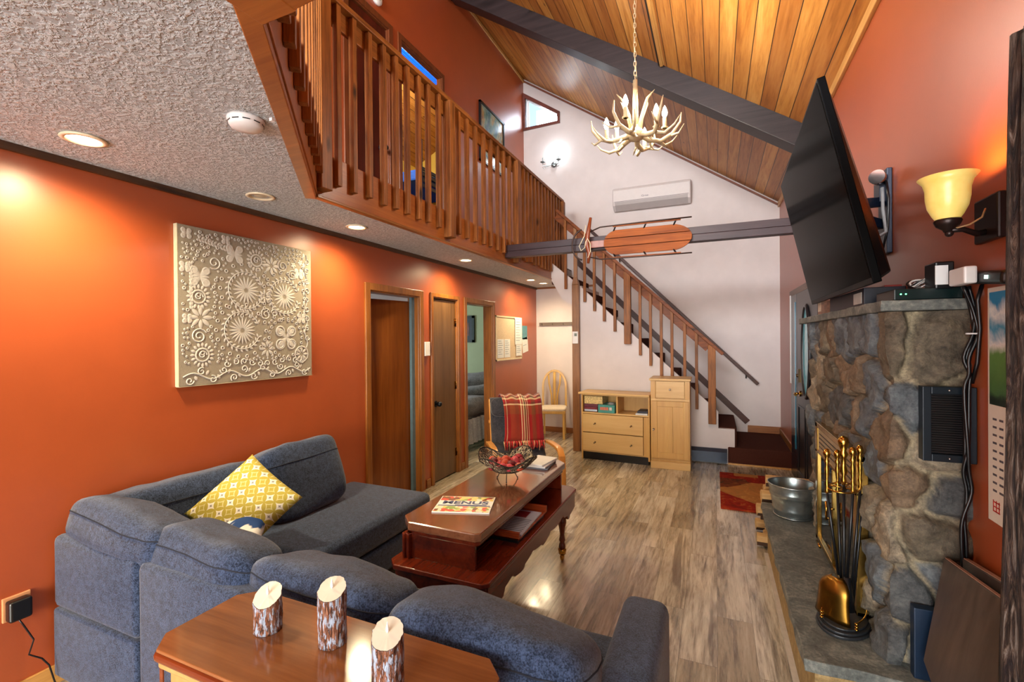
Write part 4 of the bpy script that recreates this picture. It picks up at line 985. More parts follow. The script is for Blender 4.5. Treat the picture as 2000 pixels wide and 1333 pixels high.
# black charger and cable at the lower left
t = thing('wall_charger', 'black plug-in adapter low on the orange wall with a trailing cable', 'charger', (XL, .985, .43))
b = MB(); b.box((0, -.042, -.05), (.012, .05, .055)); b.build('outlet_plate', plain('ivory_plate', '#c98f62', .4), t, bevel=.003)
b = MB(); b.box((.012, -.036, -.045), (.06, .040, .045)); b.build('adapter', M_BLACKP, t, bevel=.010, seg=3)
b = MB(); b.tube([(.035, 0, -.045), (.035, .015, -.08), (.045, .045, -.16), (.04, .03, -.22), (.05, .07, -.26), (.06, .09, -.30), (.08, .11, -.42)], .0035, 6); b.build('cable', M_BLACKP, t)
# ---------------------------------------------------------------- bentwood armchair with throw
ac2 = thing('armchair', 'bentwood armchair with charcoal cushion and a plaid throw beyond the coffee table', 'armchair', (-1.80, 4.33, 0), rad(32))
for s2 in (-1, 1):
    x = .31*s2
    path = [(x, -.40, .022), (x, -.20, .022), (x, .25, .022)]
    arm = [(x, .30, .03), (x, -.30, .018), (x, -.385, .03), (x, -.425, .08), (x, -.43, .20), (x, -.42, .40), (x, -.40, .49), (x, -.34, .535), (x, -.22, .545), (x, .05, .525), (x, .33, .49)]
    b = MB(); b.ribbon(arm, (.03, 0, 0), .026); b.build('arm_frame', M_BIRCH, ac2, bevel=.003)
    b = MB(); b.ribbon([(x*.86, -.36, .33), (x*.86, -.20, .325), (x*.86, .10, .27), (x*.86, .22, .30), (x*.86, .30, .42), (x*.86, .42, .72), (x*.86, .50, .93)], (.022, 0, 0), .024); b.build('seat_frame', M_BIRCH, ac2)
for y, z in ((-.30, .30), (.16, .26), (.28, .05), (.40, .70)):
    b = MB(); b.box((-.30, y-.02, z-.015), (.30, y+.02, z+.015)); b.build('crossbar', M_BIRCH, ac2, bevel=.003)
def cushion_strip(name, pts, w, th, mat, parent, seed=0, nx=14, bulge=.5):
    """quilted cushion following a side profile pts (y,z)"""
    P = [V((0, y, z)) for y, z in pts]; bm = bmesh.new(); top = []; bot = []
    for i, p in enumerate(P):
        t = (P[min(i+1, len(P)-1)]-P[max(i-1, 0)]).normalized(); n_ = V((0, -t.z, t.y)); 
        if n_.y > 0 and abs(n_.y) > abs(n_.z): n_ = -n_
        if n_.z < 0 and abs(n_.z) >= abs(n_.y): n_ = -n_
        ea = min(1, (i+.0)/1.5, (len(P)-1-i)/1.5)**.5 if 0 < i < len(P)-1 else .25
        r1, r2 = [], []
        for k in range(nx+1):
            u = -1+2*k/nx; e = max(.2, (1-abs(u)**6))**.5*ea
            q = p+V((u*w/2, 0, 0)); w_ = .006*noise.noise(V((u*3, i*.7, seed)))
            r1.append(bm.verts.new(q+n_*(th/2*e+w_))); r2.append(bm.verts.new(q-n_*(th/2*e)))
        top.append(r1); bot.append(r2)
    for R in (top, bot):
        for A_, B_ in zip(R, R[1:]):
            for k in range(nx): bm.faces.new((A_[k], A_[k+1], B_[k+1], B_[k]))
    for a, c in ((top[0], bot[0]), (top[-1], bot[-1])):
        for k in range(nx): bm.faces.new((a[k], a[k+1], c[k+1], c[k]))
    for s3 in (0, nx):
        for i in range(len(P)-1): bm.faces.new((top[i][s3], top[i+1][s3], bot[i+1][s3], bot[i][s3]))
    bmesh.ops.recalc_face_normals(bm, faces=bm.faces)
    for f in bm.faces: f.smooth = True
    me = bpy.data.meshes.new(name); bm.to_mesh(me); bm.free(); me.materials.append(mat); o = bpy.data.objects.new(name, me); COL.objects.link(o); o.parent = parent; return o
prof = [(-.40, .36), (-.37, .375), (-.25, .37), (-.10, .345), (.05, .33), (.15, .34), (.22, .40), (.28, .50), (.34, .64), (.40, .78), (.44, .88), (.46, .93), (.47, .95)]
cushion_strip('seat_cushion', prof, .56, .085, M_CHAIRCUSH, ac2)
soft('head_cushion', (0, .385, .855), (.56, .10, .22), M_CHAIRCUSH, ac2, (rad(-18), 0, 0), .5, .3, .004, 4)
# plaid throw draped over the backrest : follows the front of the cushion, over the top and down the rear
def m_plaid():
    s = N('red_plaid'); c = s.n('ShaderNodeTexCoord'); xyz = s.n('ShaderNodeSeparateXYZ'); s.l(c.outputs['UV'], xyz.inputs[0])
    def bands(coord, lst):
        r = s.n('ShaderNodeValToRGB'); r.color_ramp.interpolation = 'CONSTANT'; e = r.color_ramp.elements; s.l(coord, r.inputs[0])
        while len(e) < len(lst): e.new(.5)
        for i, (p_, c_) in enumerate(lst): e[i].position = p_; e[i].color = lin(c_)
        return r.outputs[0]
    R1, G1, C1, D1 = '#861a1a', '#4c4424', '#d8c69a', '#5e1420'
    u = bands(xyz.outputs[0], [(0, R1), (.06, C1), (.075, R1), (.16, '#7a3a20'), (.40, R1), (.44, C1), (.465, R1), (.50, C1), (.525, G1), (.56, C1), (.585, R1), (.62, C1), (.635, R1), (.72, '#5c3c20'), (.82, R1), (.90, D1)])
    v_ = bands(xyz.outputs[1], [(0, R1), (.30, '#7a3a20'), (.40, C1), (.415, D1), (.44, R1), (.47, C1), (.49, G1), (.505, R1), (.53, C1), (.55, D1), (.60, C1), (.61, R1), (.80, '#7a3a20')])
    col = s.mix(.5, u, v_); s.l(col, s.b.inputs['Base Color']); s.bump(s.noise(s.obj(), 160, 4), .7, .004); s.b.inputs['Sheen Weight'].default_value = .3
    return s.done(.95, 0, .1)
M_PLAID = m_plaid()
th = thing('plaid_throw', 'red plaid throw with fringe draped over the back of the armchair', 'blanket', ac2.location, rad(32))
front = [(.175, .515), (.19, .56), (.215, .61), (.255, .74), (.275, .84), (.31, .92), (.355, .965), (.42, .985), (.49, .965), (.53, .90), (.54, .82), (.54, .72), (.54, .64)]
bm = bmesh.new(); uvl = bm.loops.layers.uv.new('UVMap'); nx = 40; rows = []
fl = [0]
for a, c in zip(front, front[1:]): fl.append(fl[-1]+hypot(c[0]-a[0], c[1]-a[1]))
for i, (y, z) in enumerate(front):
    row = []
    for k in range(nx+1):
        u = k/nx; x = -.165+.43*u + .02*sin(i*.5)*(1-u)
        rp = .010*sin(u*26+i*.2)*(1-abs(i-7)/8)+.008*noise.noise(V((u*5, i*.4, 2)))
        row.append(bm.verts.new((x, y-.012-rp if i < 6 else y+.004+rp*.5, z+.006*sin(u*7)+(rp if 5 < i < 9 else 0))))
    rows.append(row)
for i in range(len(rows)-1):
    for k in range(nx):
        f = bm.faces.new((rows[i][k], rows[i][k+1], rows[i+1][k+1], rows[i+1][k])); f.smooth = True
        for lp, (uu, ii) in zip(f.loops, ((k, i), (k+1, i), (k+1, i+1), (k, i+1))): lp[uvl].uv = (uu/nx, fl[ii]/fl[-1])
me = bpy.data.meshes.new('cloth'); 
bm.to_mesh(me); bm.free(); me.materials.append(M_PLAID); o = bpy.data.objects.new('cloth', me); COL.objects.link(o); o.parent = th
md = o.modifiers.new('thick', 'SOLIDIFY'); md.thickness = .006; md.offset = 0
cols = [plain('fringe_red', '#9c1f1c', .95), plain('fringe_cream', '#d0b98a', .95), plain('fringe_dark', '#3e2418', .95), plain('fringe_crimson', '#c0222c', .95)]
fr_b = [MB() for _ in cols]; rr = random.Random(5)
for k in range(90):
    u = k/89; x = -.165+.43*u; y, z = .155, .53
    m = 1 if (.42 < u < .62 and k % 2) or k % 11 == 0 else (2 if k % 5 == 0 else (0 if k % 3 else 3))
    L = rr.uniform(.06, .10)
    fr_b[m].tube([(x, y, z), (x+rr.uniform(-.008, .008), y-.02, z-L*.45), (x+rr.uniform(-.015, .015), y-.025, z-L)], [.0035, .0045, .002], 5)
for b, m in zip(fr_b, cols): b.build('fringe', m, th)

# ---------------------------------------------------------------- dining chair in the nook
nc = thing('dining_chair', 'light oak chair with arched splat back and cream seat in the white nook', 'chair', (-2.42, 7.17, 0), rad(14))
b = MB(); arch = [(-.19, .19, .46)]+[(-.19*cos(t)*1.0, .21+.03*sin(t), .80+.26*sin(t)) for t in [pi*k/14 for k in range(15)]]+[(.19, .19, .46)]
b.ribbon(arch, (0, .014, 0), .034); b.build('backrest_frame', M_OAK, nc, bevel=.003)
for x0, x1 in ((-.05, -.10), (0, 0), (.05, .10)):
    b = MB(); b.ribbon([(x0*.8, .195, .46), (x0, .20, .66), (x1*.9, .22, .85), (x1, .235, 1.01+.03*(x0 == 0))], (.022 if x0 == 0 else .014, 0, 0), .010); b.build('splat', M_OAK, nc)
b = MB(); b.box((-.20, -.21, .40), (.20, .21, .45)); b.build('seat_frame', M_OAK, nc, bevel=.012)
soft('seat', (0, -.01, .468), (.42, .42, .065), M_CREAMSEAT, nc, (0, 0, 0), .5, .35, .002, 3)
for x in (-.17, .17):
    b = MB(); b.bar((x, -.17, .42), (x*1.02, -.18, 0), .035, .035, (0, 1, 0)); b.build('leg', M_OAK, nc, bevel=.004)
    b = MB(); b.bar((x, .18, .46), (x*1.02, .22, 0), .03, .032, (0, 1, 0)); b.build('leg', M_OAK, nc, bevel=.004)

# ---------------------------------------------------------------- maple dresser unit
def slab(parent, name, a, c, mat=M_DRESS, bev=.002): m = MB(); m.box(a, c); return m.build(name, mat, parent, bevel=bev)
dl = thing('media_dresser', 'low pale maple dresser with two open cubbies over two wide drawers', 'dresser', (-1.64, 6.01, 0), rad(-3))
W_, D_, H_ = .885, .36, .86
slab(dl, 'top', (-.035, -.03, H_), (W_+.0, D_, H_+.025), M_DRESSX, .006)
slab(dl, 'side_panel', (0, 0, 0), (.02, D_, H_)); slab(dl, 'side_panel', (W_-.02, 0, .05), (W_, D_, H_)); slab(dl, 'back_panel', (.02, D_-.01, .1), (W_-.02, D_, H_))
slab(dl, 'shelf', (.02, .005, .605), (W_-.02, D_-.01, .625), M_DRESSX); slab(dl, 'divider', (.465, .003, .625), (.485, D_-.01, H_)); slab(dl, 'shelf_underside', (.02, .005, .10), (W_-.02, D_-.01, .12), M_DRESSX)
slab(dl, 'top_rail', (.02, 0, .845), (W_-.02, .02, H_), M_DRESSX)
slab(dl, 'stile', (W_-.075, -.002, .11), (W_-.0, .02, .60))
for z0, z1 in ((.365, .60), (.12, .355)):
    dw = slab(dl, 'drawer_front', (.022, -.012, z0), (W_-.08, .012, z1), M_DRESSX, .003)
    for x in (.19, .66):
        b = MB(); knob(b, (x, -.012, (z0+z1)/2), (0, -1, 0), .009); b.build('knob', plain('nickel_knob', '#8a7d66', .25, 1), dw)
b = MB(); b.box((.02, .02, .001), (W_-.02, .03, .10)); b.build('toe_kick', M_BLACKP, dl)
tc = thing('tall_cabinet', 'tall narrow pale maple cabinet with one drawer and one door', 'cabinet', (-.735, 5.90, 0), rad(1))
W2, D2, H2 = .450, .43, 1.075
slab(tc, 'top', (-.015, -.025, H2), (W2+.015, D2, H2+.025), M_DRESSX, .006)
slab(tc, 'body', (0, .012, .08), (W2, D2, H2)); slab(tc, 'plinth', (-.004, -.006, 0), (W2+.004, D2, .085), M_DRESSX, .003); slab(tc, 'moulding', (-.002, -.003, .105), (W2+.002, .02, .112), M_DRESSX)
slab(tc, 'stile', (0, -.004, .12), (.055, .012, H2)); slab(tc, 'stile', (W2-.055, -.004, .12), (W2, .012, H2)); slab(tc, 'rail', (0, -.008, .83), (W2, .012, .855), M_DRESSX)
dw = slab(tc, 'drawer_front', (.06, -.008, .865), (W2-.06, .012, 1.065), M_DRESSX, .003); b = MB(); knob(b, (W2/2, -.008, .97), (0, -1, 0), .011); b.build('knob', M_CHROME, dw)
dr = bpy.data.objects.new('cabinet_door', None); COL.objects.link(dr); dr.parent = tc
b = MB(); b.box((.012, -.012, .13), (.075, .012, .825)); b.box((W2-.075, -.012, .13), (W2-.012, .012, .825)); b.box((.075, -.012, .76), (W2-.075, .012, .825)); b.box((.075, -.012, .13), (W2-.075, .012, .20)); b.box((W2/2-.03, -.012, .20), (W2/2+.03, .012, .76))
b.build('door_frame', M_DRESS, dr, bevel=.003)
b = MB(); b.box((.07, -.003, .19), (W2-.07, .010, .77)); b.build('door_panel', M_DRESS, dr)
b = MB(); knob(b, (.035, -.012, .48), (0, -1, 0), .011); b.build('knob', M_CHROME, dr)
# games in the left cubby, book on the right; placed in dresser coordinates
DM = Matrix.Translation((-1.64, 6.01, 0)) @ Matrix.Rotation(rad(-3), 4, 'Z')
def box_item(name, label, cat, a, c, mat, front=None, fm=None, extra=None):
    q = DM @ V(((a[0]+c[0])/2, a[1], a[2])); t = thing(name, label, cat, q, rad(-3)); w, d, h = c[0]-a[0], c[1]-a[1], c[2]-a[2]
    b = MB(); b.box((-w/2, 0, 0), (w/2, d, h)); b.build('box_body', mat, t, bevel=.002)
    if front: text('title', front, h*.5, fm, (0 if extra is None else extra, -.001, h*.5), (rad(90), 0, 0), t, .0005, sx=.9, bold=.001)
    return t
box_item('board_game', 'yellow patterned game box, topmost in the left cubby of the dresser', 'board game', (.035, .02, .733), (.28, .30, .835), plain('yellow_game', '#c9b27a', .4, var=.6, scale=70))
q = DM @ V((.295, .016, .733)); 
g = box_item('board_game', 'red and blue narrow game box under the yellow one in the dresser cubby', 'board game', (.035, .012, .632), (.215, .30, .690), plain('navy_game', '#6f1f2c', .4), None)
b = MB(); b.box((-.085, -.0012, .004), (.085, -.0004, .028)); b.build('stripe', plain('white_blue_stripe', '#b9cbe0', .4), g)
box_item('board_game', 'thin dark red game box between the yellow and the blue striped ones in the cubby', 'board game', (.035, .012, .692), (.22, .30, .731), plain('dark_red_game', '#5d2436', .4, var=.3, scale=50))
g = box_item('board_game', 'teal game box with orange lettering right of the stacked ones in the cubby', 'board game', (.228, -.004, .6265), (.448, .28, .730), plain('teal_game', '#3f8a84', .4))
b = MB()
for k in range(5): b.box((-.078+.022*k, -.0012, .036), (-.063+.022*k, -.0004, .074))
b.build('lettering', plain('orange_print', '#d8603a', .4), g)
b = MB(); b.box((.040, -.0012, .036), (.072, -.0004, .074)); b.build('cover_picture', plain('pale_print', '#c9c4c0', .4), g)
q = DM @ V((.39, .05, .732)); t = thing('cable_coil', 'small coil of grey cable lying on the teal game box', 'cable', q)
b = MB()
for k in range(3): b.tube([(.045*cos(a)*(1-.1*k), .04*sin(a), .006+.008*k) for a in [2*pi*j/20 for j in range(20)]], .004, 5, closed=True)
b.build('coil', plain('grey_cable', '#8c9094', .5), t)
box_item('book', 'dark blue book lying on top of the white one in the right cubby', 'book', (.73, .01, .648), (.858, .22, .675), plain('navy_book', '#23283a', .5))
box_item('book', 'white book lying under the dark blue one in the right cubby', 'book', (.71, .001, .626), (.858, .2, .6475), plain('white_book', '#cfd3d6', .5))

# low baseboard heater by the stairs
t = thing('baseboard_heater', 'dark blue baseboard heater on the wall between the tall cabinet and the stairs', 'heater', (-.30, YS, 0))
b = MB(); b.prism([(0, -.001, .02), (0, -.001, .19), (0, -.03, .19), (0, -.06, .15), (0, -.06, .02)], (.425, 0, 0)); b.build('cover', plain('dark_blue_steel', '#10233a', .35, .2), t)
b = MB(); b.box((.01, -.055, .012), (.415, -.01, .019)); b.build('fin_slot', M_BLACKP, t)

# rug by the door
def m_rug():
    s = N('red_leaf_rug'); v = s.obj(); f = s.noise(v, 9, 5, .7, 1.2); g_ = s.noise(v, 3.2, 2)
    c = s.ramp(f, [(.35, lin('#2f2418')), (.46, lin('#7a2014')), (.56, lin('#94341a')), (.66, lin('#b07a3a'))])
    vo = s.n('ShaderNodeTexVoronoi'); vo.distance = 'CHEBYCHEV'; vo.inputs['Scale'].default_value = 3.0; s.l(v, vo.inputs['Vector']); sp_ = s.n('ShaderNodeSeparateColor'); s.l(vo.outputs['Color'], sp_.inputs[0])
    c = s.mix(.55, c, s.ramp(sp_.outputs[0], [(0, lin('#8c1d12')), (.4, lin('#4a3a22')), (.6, lin('#a03018')), (.85, lin('#b98a4a'))], 'CONSTANT')); s.l(c, s.b.inputs['Base Color']); s.bump(s.noise(v, 250, 3), .8, .004); return s.done(.95, 0, .1)
b = MB(); b.box((.035, 4.72, .0005), (.82, 5.98, .012)); tag(b.build('rug', m_rug(), bevel=.003), 'red and brown patterned rug in front of the dark entry door', 'rug')

# bedroom seen through the third door
bd = thing('bed', 'bed with grey covers and pale skirt seen through the open bedroom door', 'bed', (0, 0, 0))
b = MB(); b.box((-4.9, 5.60, .44), (-3.20, 7.30, .68)); b.build('mattress', M_GREYBED, bd, bevel=.05, seg=3)
soft('duvet', (-4.05, 6.40, .60), (1.80, 1.75, .26), M_GREYBED, bd, (0, 0, 0), .35, .3, .02, 4)
b = MB()
n_ = 60; pts = [(-3.155+.018*sin(k*1.3), 5.60+1.6*k/n_) for k in range(n_+1)]
for (x0, y0), (x1, y1) in zip(pts, pts[1:]): b.quad((x0, y0, .12), (x1, y1, .12), (x1-.02, y1, .47), (x0-.02, y0, .47))
b.build('bed_skirt', M_SKIRT, bd, smooth=True)
for i, (x, y, z, r) in enumerate(((-3.45, 6.55, .80, 8), (-3.60, 6.70, .93, 16))):
    tag(soft('bed_pillow', (x, y, z), (.75, .45, .17), M_GREYBED, None, (rad(r), rad(-8), rad(12)), .6, .45, .012, 7+i), ['lower grey pillow on the bed seen through the bedroom door', 'upper grey pillow on the bed seen through the bedroom door'][i], 'pillow')
t = thing('framed_picture', 'dark framed small picture on the green bedroom wall', 'picture', (-4.24, YB-.061, 1.785))
b = MB()
w_, h_ = .21, .245
for a, c in (((-w_, -.03, -h_), (-w_+.045, 0, h_)), ((w_-.045, -.03, -h_), (w_, 0, h_)), ((-w_, -.03, -h_), (w_, 0, -h_+.045)), ((-w_, -.03, h_-.045), (w_, 0, h_))): b.box(a, c)
b.build('frame', plain('dark_teal_frame', '#182a30', .3), t)
b = MB(); b.box((-w_+.045, -.015, -h_+.045), (w_-.045, -.003, h_-.045)); b.build('mat', plain('dark_mat', '#1c2a3a', .5), t)
b = MB(); b.box((-.10, -.018, -.12), (.10, -.0152, .12)); b.build('print', plain('flower_print', '#5e2a26', .4, var=.7, scale=14), t)

# ---------------------------------------------------------------- embroidered canvas
cv = thing('canvas_art', 'square taupe canvas with raised white floral embroidery on the orange wall', 'wall art', (XL, 1.665, 1.34))
CW, CH, CT = .955, .94, .032
b = MB(); b.box((0, 0, 0), (CT, CW, CH)); b.build('canvas', plain('taupe_linen', '#8d8474', .8, scale=300, var=.2, bump=.3), cv, bevel=.003)
b = MB(); b.box((.001, -.004, 0), (CT+.001, 0, CH)); b.box((.001, 0, -.004), (CT+.001, CW, 0)); b.build('edge_band', plain('cream_edge', '#b5ab90', .7), cv)
E_ = MB(); Xf = CT+.0015
def P2(s_, t_): return V((Xf, s_*CW, t_*CH))
def petal(s0, t0, a, L, w):
    n = 8; pts = []
    for k in range(n+1):
        u = k/n; pts.append((u*L, w*sin(pi*u)**.7))
    for k in range(n-1, 0, -1):
        u = k/n; pts.append((u*L, -w*sin(pi*u)**.7))
    vb = [E_.bm.verts.new(P2(s0+x*cos(a)-y*sin(a), t0+x*sin(a)+y*cos(a))) for x, y in pts]
    c = E_.bm.verts.new(P2(s0+L*.5*cos(a), t0+L*.5*sin(a))+V((.0045, 0, 0)))
    for i in range(len(vb)): f = E_.bm.faces.new((vb[i], vb[(i+1) % len(vb)], c)); f.smooth = True
def ring2(s0, t0, r, th=.004):
    n = 12; A_, B_, C_ = [], [], []
    for k in range(n):
        a = 2*pi*k/n; A_.append(E_.bm.verts.new(P2(s0+(r+th)*cos(a), t0+(r+th)*sin(a)))); B_.append(E_.bm.verts.new(P2(s0+r*cos(a), t0+r*sin(a))+V((.004, 0, 0)))); C_.append(E_.bm.verts.new(P2(s0+max(.001, r-th)*cos(a), t0+max(.001, r-th)*sin(a))))
    for X_, Y_ in ((A_, B_), (B_, C_)):
        for k in range(n): f = E_.bm.faces.new((X_[k], X_[(k+1) % n], Y_[(k+1) % n], Y_[k])); f.smooth = True
def line2(pts, w=.0045):
    for (a0, b0), (a1, b1) in zip(pts, pts[1:]):
        d = V((a1-a0, b1-b0)); 
        if d.length < 1e-5: continue
        d.normalize(); px, py = -d.y*w, d.x*w
        va = [E_.bm.verts.new(P2(a0+px, b0+py)), E_.bm.verts.new(P2(a0-px, b0-py)), E_.bm.verts.new(P2(a1-px, b1-py)), E_.bm.verts.new(P2(a1+px, b1+py))]
        m0 = E_.bm.verts.new(P2(a0, b0)+V((.004, 0, 0))); m1 = E_.bm.verts.new(P2(a1, b1)+V((.004, 0, 0)))
        E_.bm.faces.new((va[0], m0, m1, va[3])); E_.bm.faces.new((m0, va[1], va[2], m1))
def spiral(s0, t0, r, a0=0, turns=1.5, dr=1):
    n = int(14*turns); line2([(s0+r*(1-.8*k/n)*cos(a0+dr*2*pi*turns*k/n), t0+r*(1-.8*k/n)*sin(a0+dr*2*pi*turns*k/n)) for k in range(n+1)])
used = []
def occ(s0, t0, r): used.append((s0, t0, r))
def flower(s0, t0, r, n): 
    for k in range(n): petal(s0+.012*cos(2*pi*k/n), t0+.012*sin(2*pi*k/n), 2*pi*k/n, r, r*.95*pi/n*.55)
    occ(s0, t0, r)
def wreath(s0, t0, r, a0, a1, n=20, L=.032):
    for k in range(n):
        a = a0+(a1-a0)*k/(n-1); x, y = s0+r*cos(a), t0+r*sin(a)
        petal(x, y, a+pi/2+.8, L, .0075); petal(x, y, a+pi/2-.8, L, .0075)
    line2([(s0+r*cos(a0+(a1-a0)*k/24), t0+r*sin(a0+(a1-a0)*k/24)) for k in range(25)], .003)
for s0, t0, n_ in ((.44, .63, 18), (.75, .61, 18), (.41, .35, 20)):
    flower(s0, t0, .088, n_); wreath(s0, t0, .128, .4, 5.9, 22); occ(s0, t0, .165)
    for k in range(18):
        a = 2*pi*k/18; ring2(s0+.182*cos(a), t0+.182*sin(a), .010)
    occ(s0, t0, .195)
for s0, t0, r, n_ in ((.76, .30, .10, 4),):
    for k in range(4):
        a = pi/4+pi/2*k; petal(s0, t0, a, .11, .022); ring2(s0+.07*cos(a), t0+.07*sin(a), .036, .006); spiral(s0+.07*cos(a), t0+.07*sin(a), .03, a, 1.2)
    for k in range(22): a = 2*pi*k/22; ring2(s0+.145*cos(a), t0+.145*sin(a), .009)
    occ(s0, t0, .16)
def quatre(s0, t0, r):
    for k in range(4):
        a = pi/4+pi/2*k; petal(s0, t0, a, r, r*.24); ring2(s0+r*.62*cos(a), t0+r*.62*sin(a), r*.24, .007)
    petal(s0, t0, 0, r*.7, .01); petal(s0, t0, pi, r*.7, .01); occ(s0, t0, r)
quatre(.13, .69, .085); quatre(.36, .87, .080); quatre(.05, .95, .04); quatre(.04, .74, .04); quatre(.30, .955, .035); quatre(.05, .42, .035); quatre(.88, .80, .05); quatre(.9, .45, .05)
flower(.13, .43, .065, 8); flower(.64, .83, .055, 8); flower(.60, .22, .055, 8); flower(.58, .60, .04, 8); flower(.9, .17, .05, 8); ring2(.9, .17, .062, .006)
for s0, t0 in ((.12, .56), (.52, .85), (.14, .19)):
    n_ = 16
    for k in range(n_): a = 2*pi*k/n_; petal(s0+.045*cos(a), t0+.05*sin(a), a, .032, .009)
    ring2(s0, t0, .042, .006); spiral(s0, t0, .028, 0, 1.2); ring2(s0, t0+.012, .012); occ(s0, t0, .085)
spiral(.12, .31, .05, .5, 1.8); spiral(.735, .84, .045, 2, 1.8); spiral(.22, .79, .045, 4, 1.5); spiral(.59, .47, .045, 1, 1.6); spiral(.66, .48, .03, 3, 1.4, -1); spiral(.82, .78, .04, 1, 1.5)
for c_ in ((.12, .31, .055), (.735, .84, .05), (.22, .79, .05), (.59, .47, .05), (.66, .48, .035), (.82, .78, .045)): occ(*c_)
# bottom and right vines
vine = [(.02+.96*k/60, .055+.022*sin(k*.42)) for k in range(61)]; line2(vine, .005)
for k in range(13):
    s0 = .06+.072*k; spiral(s0, .085 if k % 2 else .03, .026, k, 1.3, 1 if k % 2 else -1); petal(s0+.03, .06, 1.1 if k % 2 else -1.1, .035, .010)
for k in range(11): spiral(.30+.06*k, .125+.012*sin(k), .024, k*2, 1.2, -1)
for k in range(9): spiral(.955, .30+.075*k, .024, k, 1.3, 1 if k % 2 else -1); petal(.925, .33+.075*k, 1.5, .04, .010)
line2([(.945+.012*sin(k*.7), .22+.74*k/40) for k in range(41)], .004)
for k in range(14): petal(.075, .60+.022*k-.30*(k > 7), 1.2, .028, .007); petal(.075, .60+.022*k-.30*(k > 7), 1.9, .028, .007)
for k in range(11): petal(.12+.02*k, .93-.004*k, .8, .03, .008); petal(.12+.02*k, .93-.004*k, -.7, .03, .008)
occ(.5, .05, .0)
rr = random.Random(9)
for _ in range(9000):
    s0, t0 = rr.uniform(.02, .98), rr.uniform(.14, .98)
    if s0 > .92: continue
    r = rr.choice((.008, .010, .012, .026))
    if all(hypot(s0-a, t0-c) > q+r+.001 for a, c, q in used):
        if r > .02: 
            a = rr.uniform(0, 6.28); [petal(s0, t0, a+2*pi*k/5, r, r*.3) for k in range(5)]
        else: ring2(s0, t0, r-.004)
        used.append((s0, t0, r))
E_.build('embroidery', plain('white_thread', '#bcb8b0', .7, var=.04, scale=400, bump=.3), cv)
# ---------------------------------------------------------------- stone fireplace
fp = thing('stone_fireplace', 'rough fieldstone fireplace with flagstone mantel, raised slate hearth and brass framed glass doors', 'fireplace', (0, 0, 0))
STC = {0: '#8d816b', 1: '#565c62', 2: '#5d5447', 3: '#857a69', 4: '#6b5a49', 5: '#4a4c4e'}
def m_stone(name, c1, c2, c3):
    s = N(name); v = s.obj(); f = s.noise(v, 9, 6, .7, .6); g_ = s.noise(v, 60, 5, .7)
    m = s.math('MULTIPLY_ADD', g_, .4, s.math('MULTIPLY', f, .6)); s.l(s.ramp(m, [(.34, lin(c1)), (.5, lin(c2)), (.64, lin(c3))]), s.b.inputs['Base Color']); s.bump(m, .7, .012); return s.done(.6, 0, .35)
def m_stonework():
    s = N('fieldstone'); v = s.obj(); f = s.noise(v, 11, 6, .7, .8); g_ = s.noise(v, 70, 5, .75)
    at = s.n('ShaderNodeAttribute'); at.attribute_name = 'stone_tint'
    m = s.math('MULTIPLY_ADD', g_, .45, s.math('MULTIPLY', f, .55))
    c = s.mix(1.0, at.outputs['Color'], s.ramp(m, [(.34, (.30, .30, .31, 1)), (.5, (.95, .93, .90, 1)), (.64, (1.7, 1.65, 1.5, 1))]), 'MULTIPLY')
    s.l(c, s.b.inputs['Base Color']); s.bump(m, .9, .014); return s.done(.55, 0, .35)
rr = random.Random(21)
Y0, Y1, X0, X1, ZT_ = 2.20, 3.78, .615, .84, 1.69
SW = X1-X0
seeds = []
# near side face : hand placed big stones, (s,z); then the long face
for s_, z_ in ((.10, 1.53), (.09, 1.22), (.06, 1.00), (.17, 1.04), (.10, .86), (.05, .66), (.17, .60), (.10, .40), (.17, .22), (.05, .16), (.12, .05), (.17, 1.30), (.01, 1.30)): seeds.append((s_, z_))
nz, ny = 9, 9
for j in range(nz):
    for i in range(ny): seeds.append((SW+.07+(i+.5*(j % 2))*(Y1-Y0)/ny+rr.uniform(-.06, .06), (j+.5)*ZT_/nz+rr.uniform(-.06, .06)))
smat = [rr.choice((1, 1, 2, 2, 3, 4, 5)) for _ in seeds]; smat[0] = 2; smat[1] = 3; smat[4] = 2
shgt = [rr.uniform(.6, 1.25) for _ in seeds]; stilt = [(rr.uniform(-.09, .09), rr.uniform(-.09, .09)) for _ in seeds]
def stone(s_, z_):
    q = noise.noise_vector(V((s_*5, z_*5, 0)))*.035+noise.noise_vector(V((s_*16, z_*16, 3)))*.016
    a, c = s_+q.x, z_+q.y; b1 = b2 = 9; k1 = 0
    for k, (u, v) in enumerate(seeds):
        d = hypot(a-u, (c-v)*.95)
        if d < b1: b2 = b1; b1 = d; k1 = k
        elif d < b2: b2 = d
    e = (b2-b1); t = min(1, max(0, (e-.012)/.030)); t = t*t*(3-2*t)
    u, v = seeds[k1]; h = t*.040*shgt[k1] + t*((s_-u)*stilt[k1][0]+(z_-v)*stilt[k1][1])
    h += .010*noise.noise(V((s_*34, z_*34, 1)))+.020*t*noise.noise(V((s_*12, z_*12, 7)))
    k = min(1, max(0, (e-.008)/.014)); A_, B_ = lin(STC[0]), lin(STC[smat[k1]]); return h, tuple(A_[i]*(1-k)+B_[i]*k for i in range(3))+(1,)
bm = bmesh.new(); ds = .0115; ns = int((SW+Y1-Y0)/ds); nzz = int(ZT_/.0125); NSs = int(round(SW/ds)); grid = []; mats_ = []; flatc = []
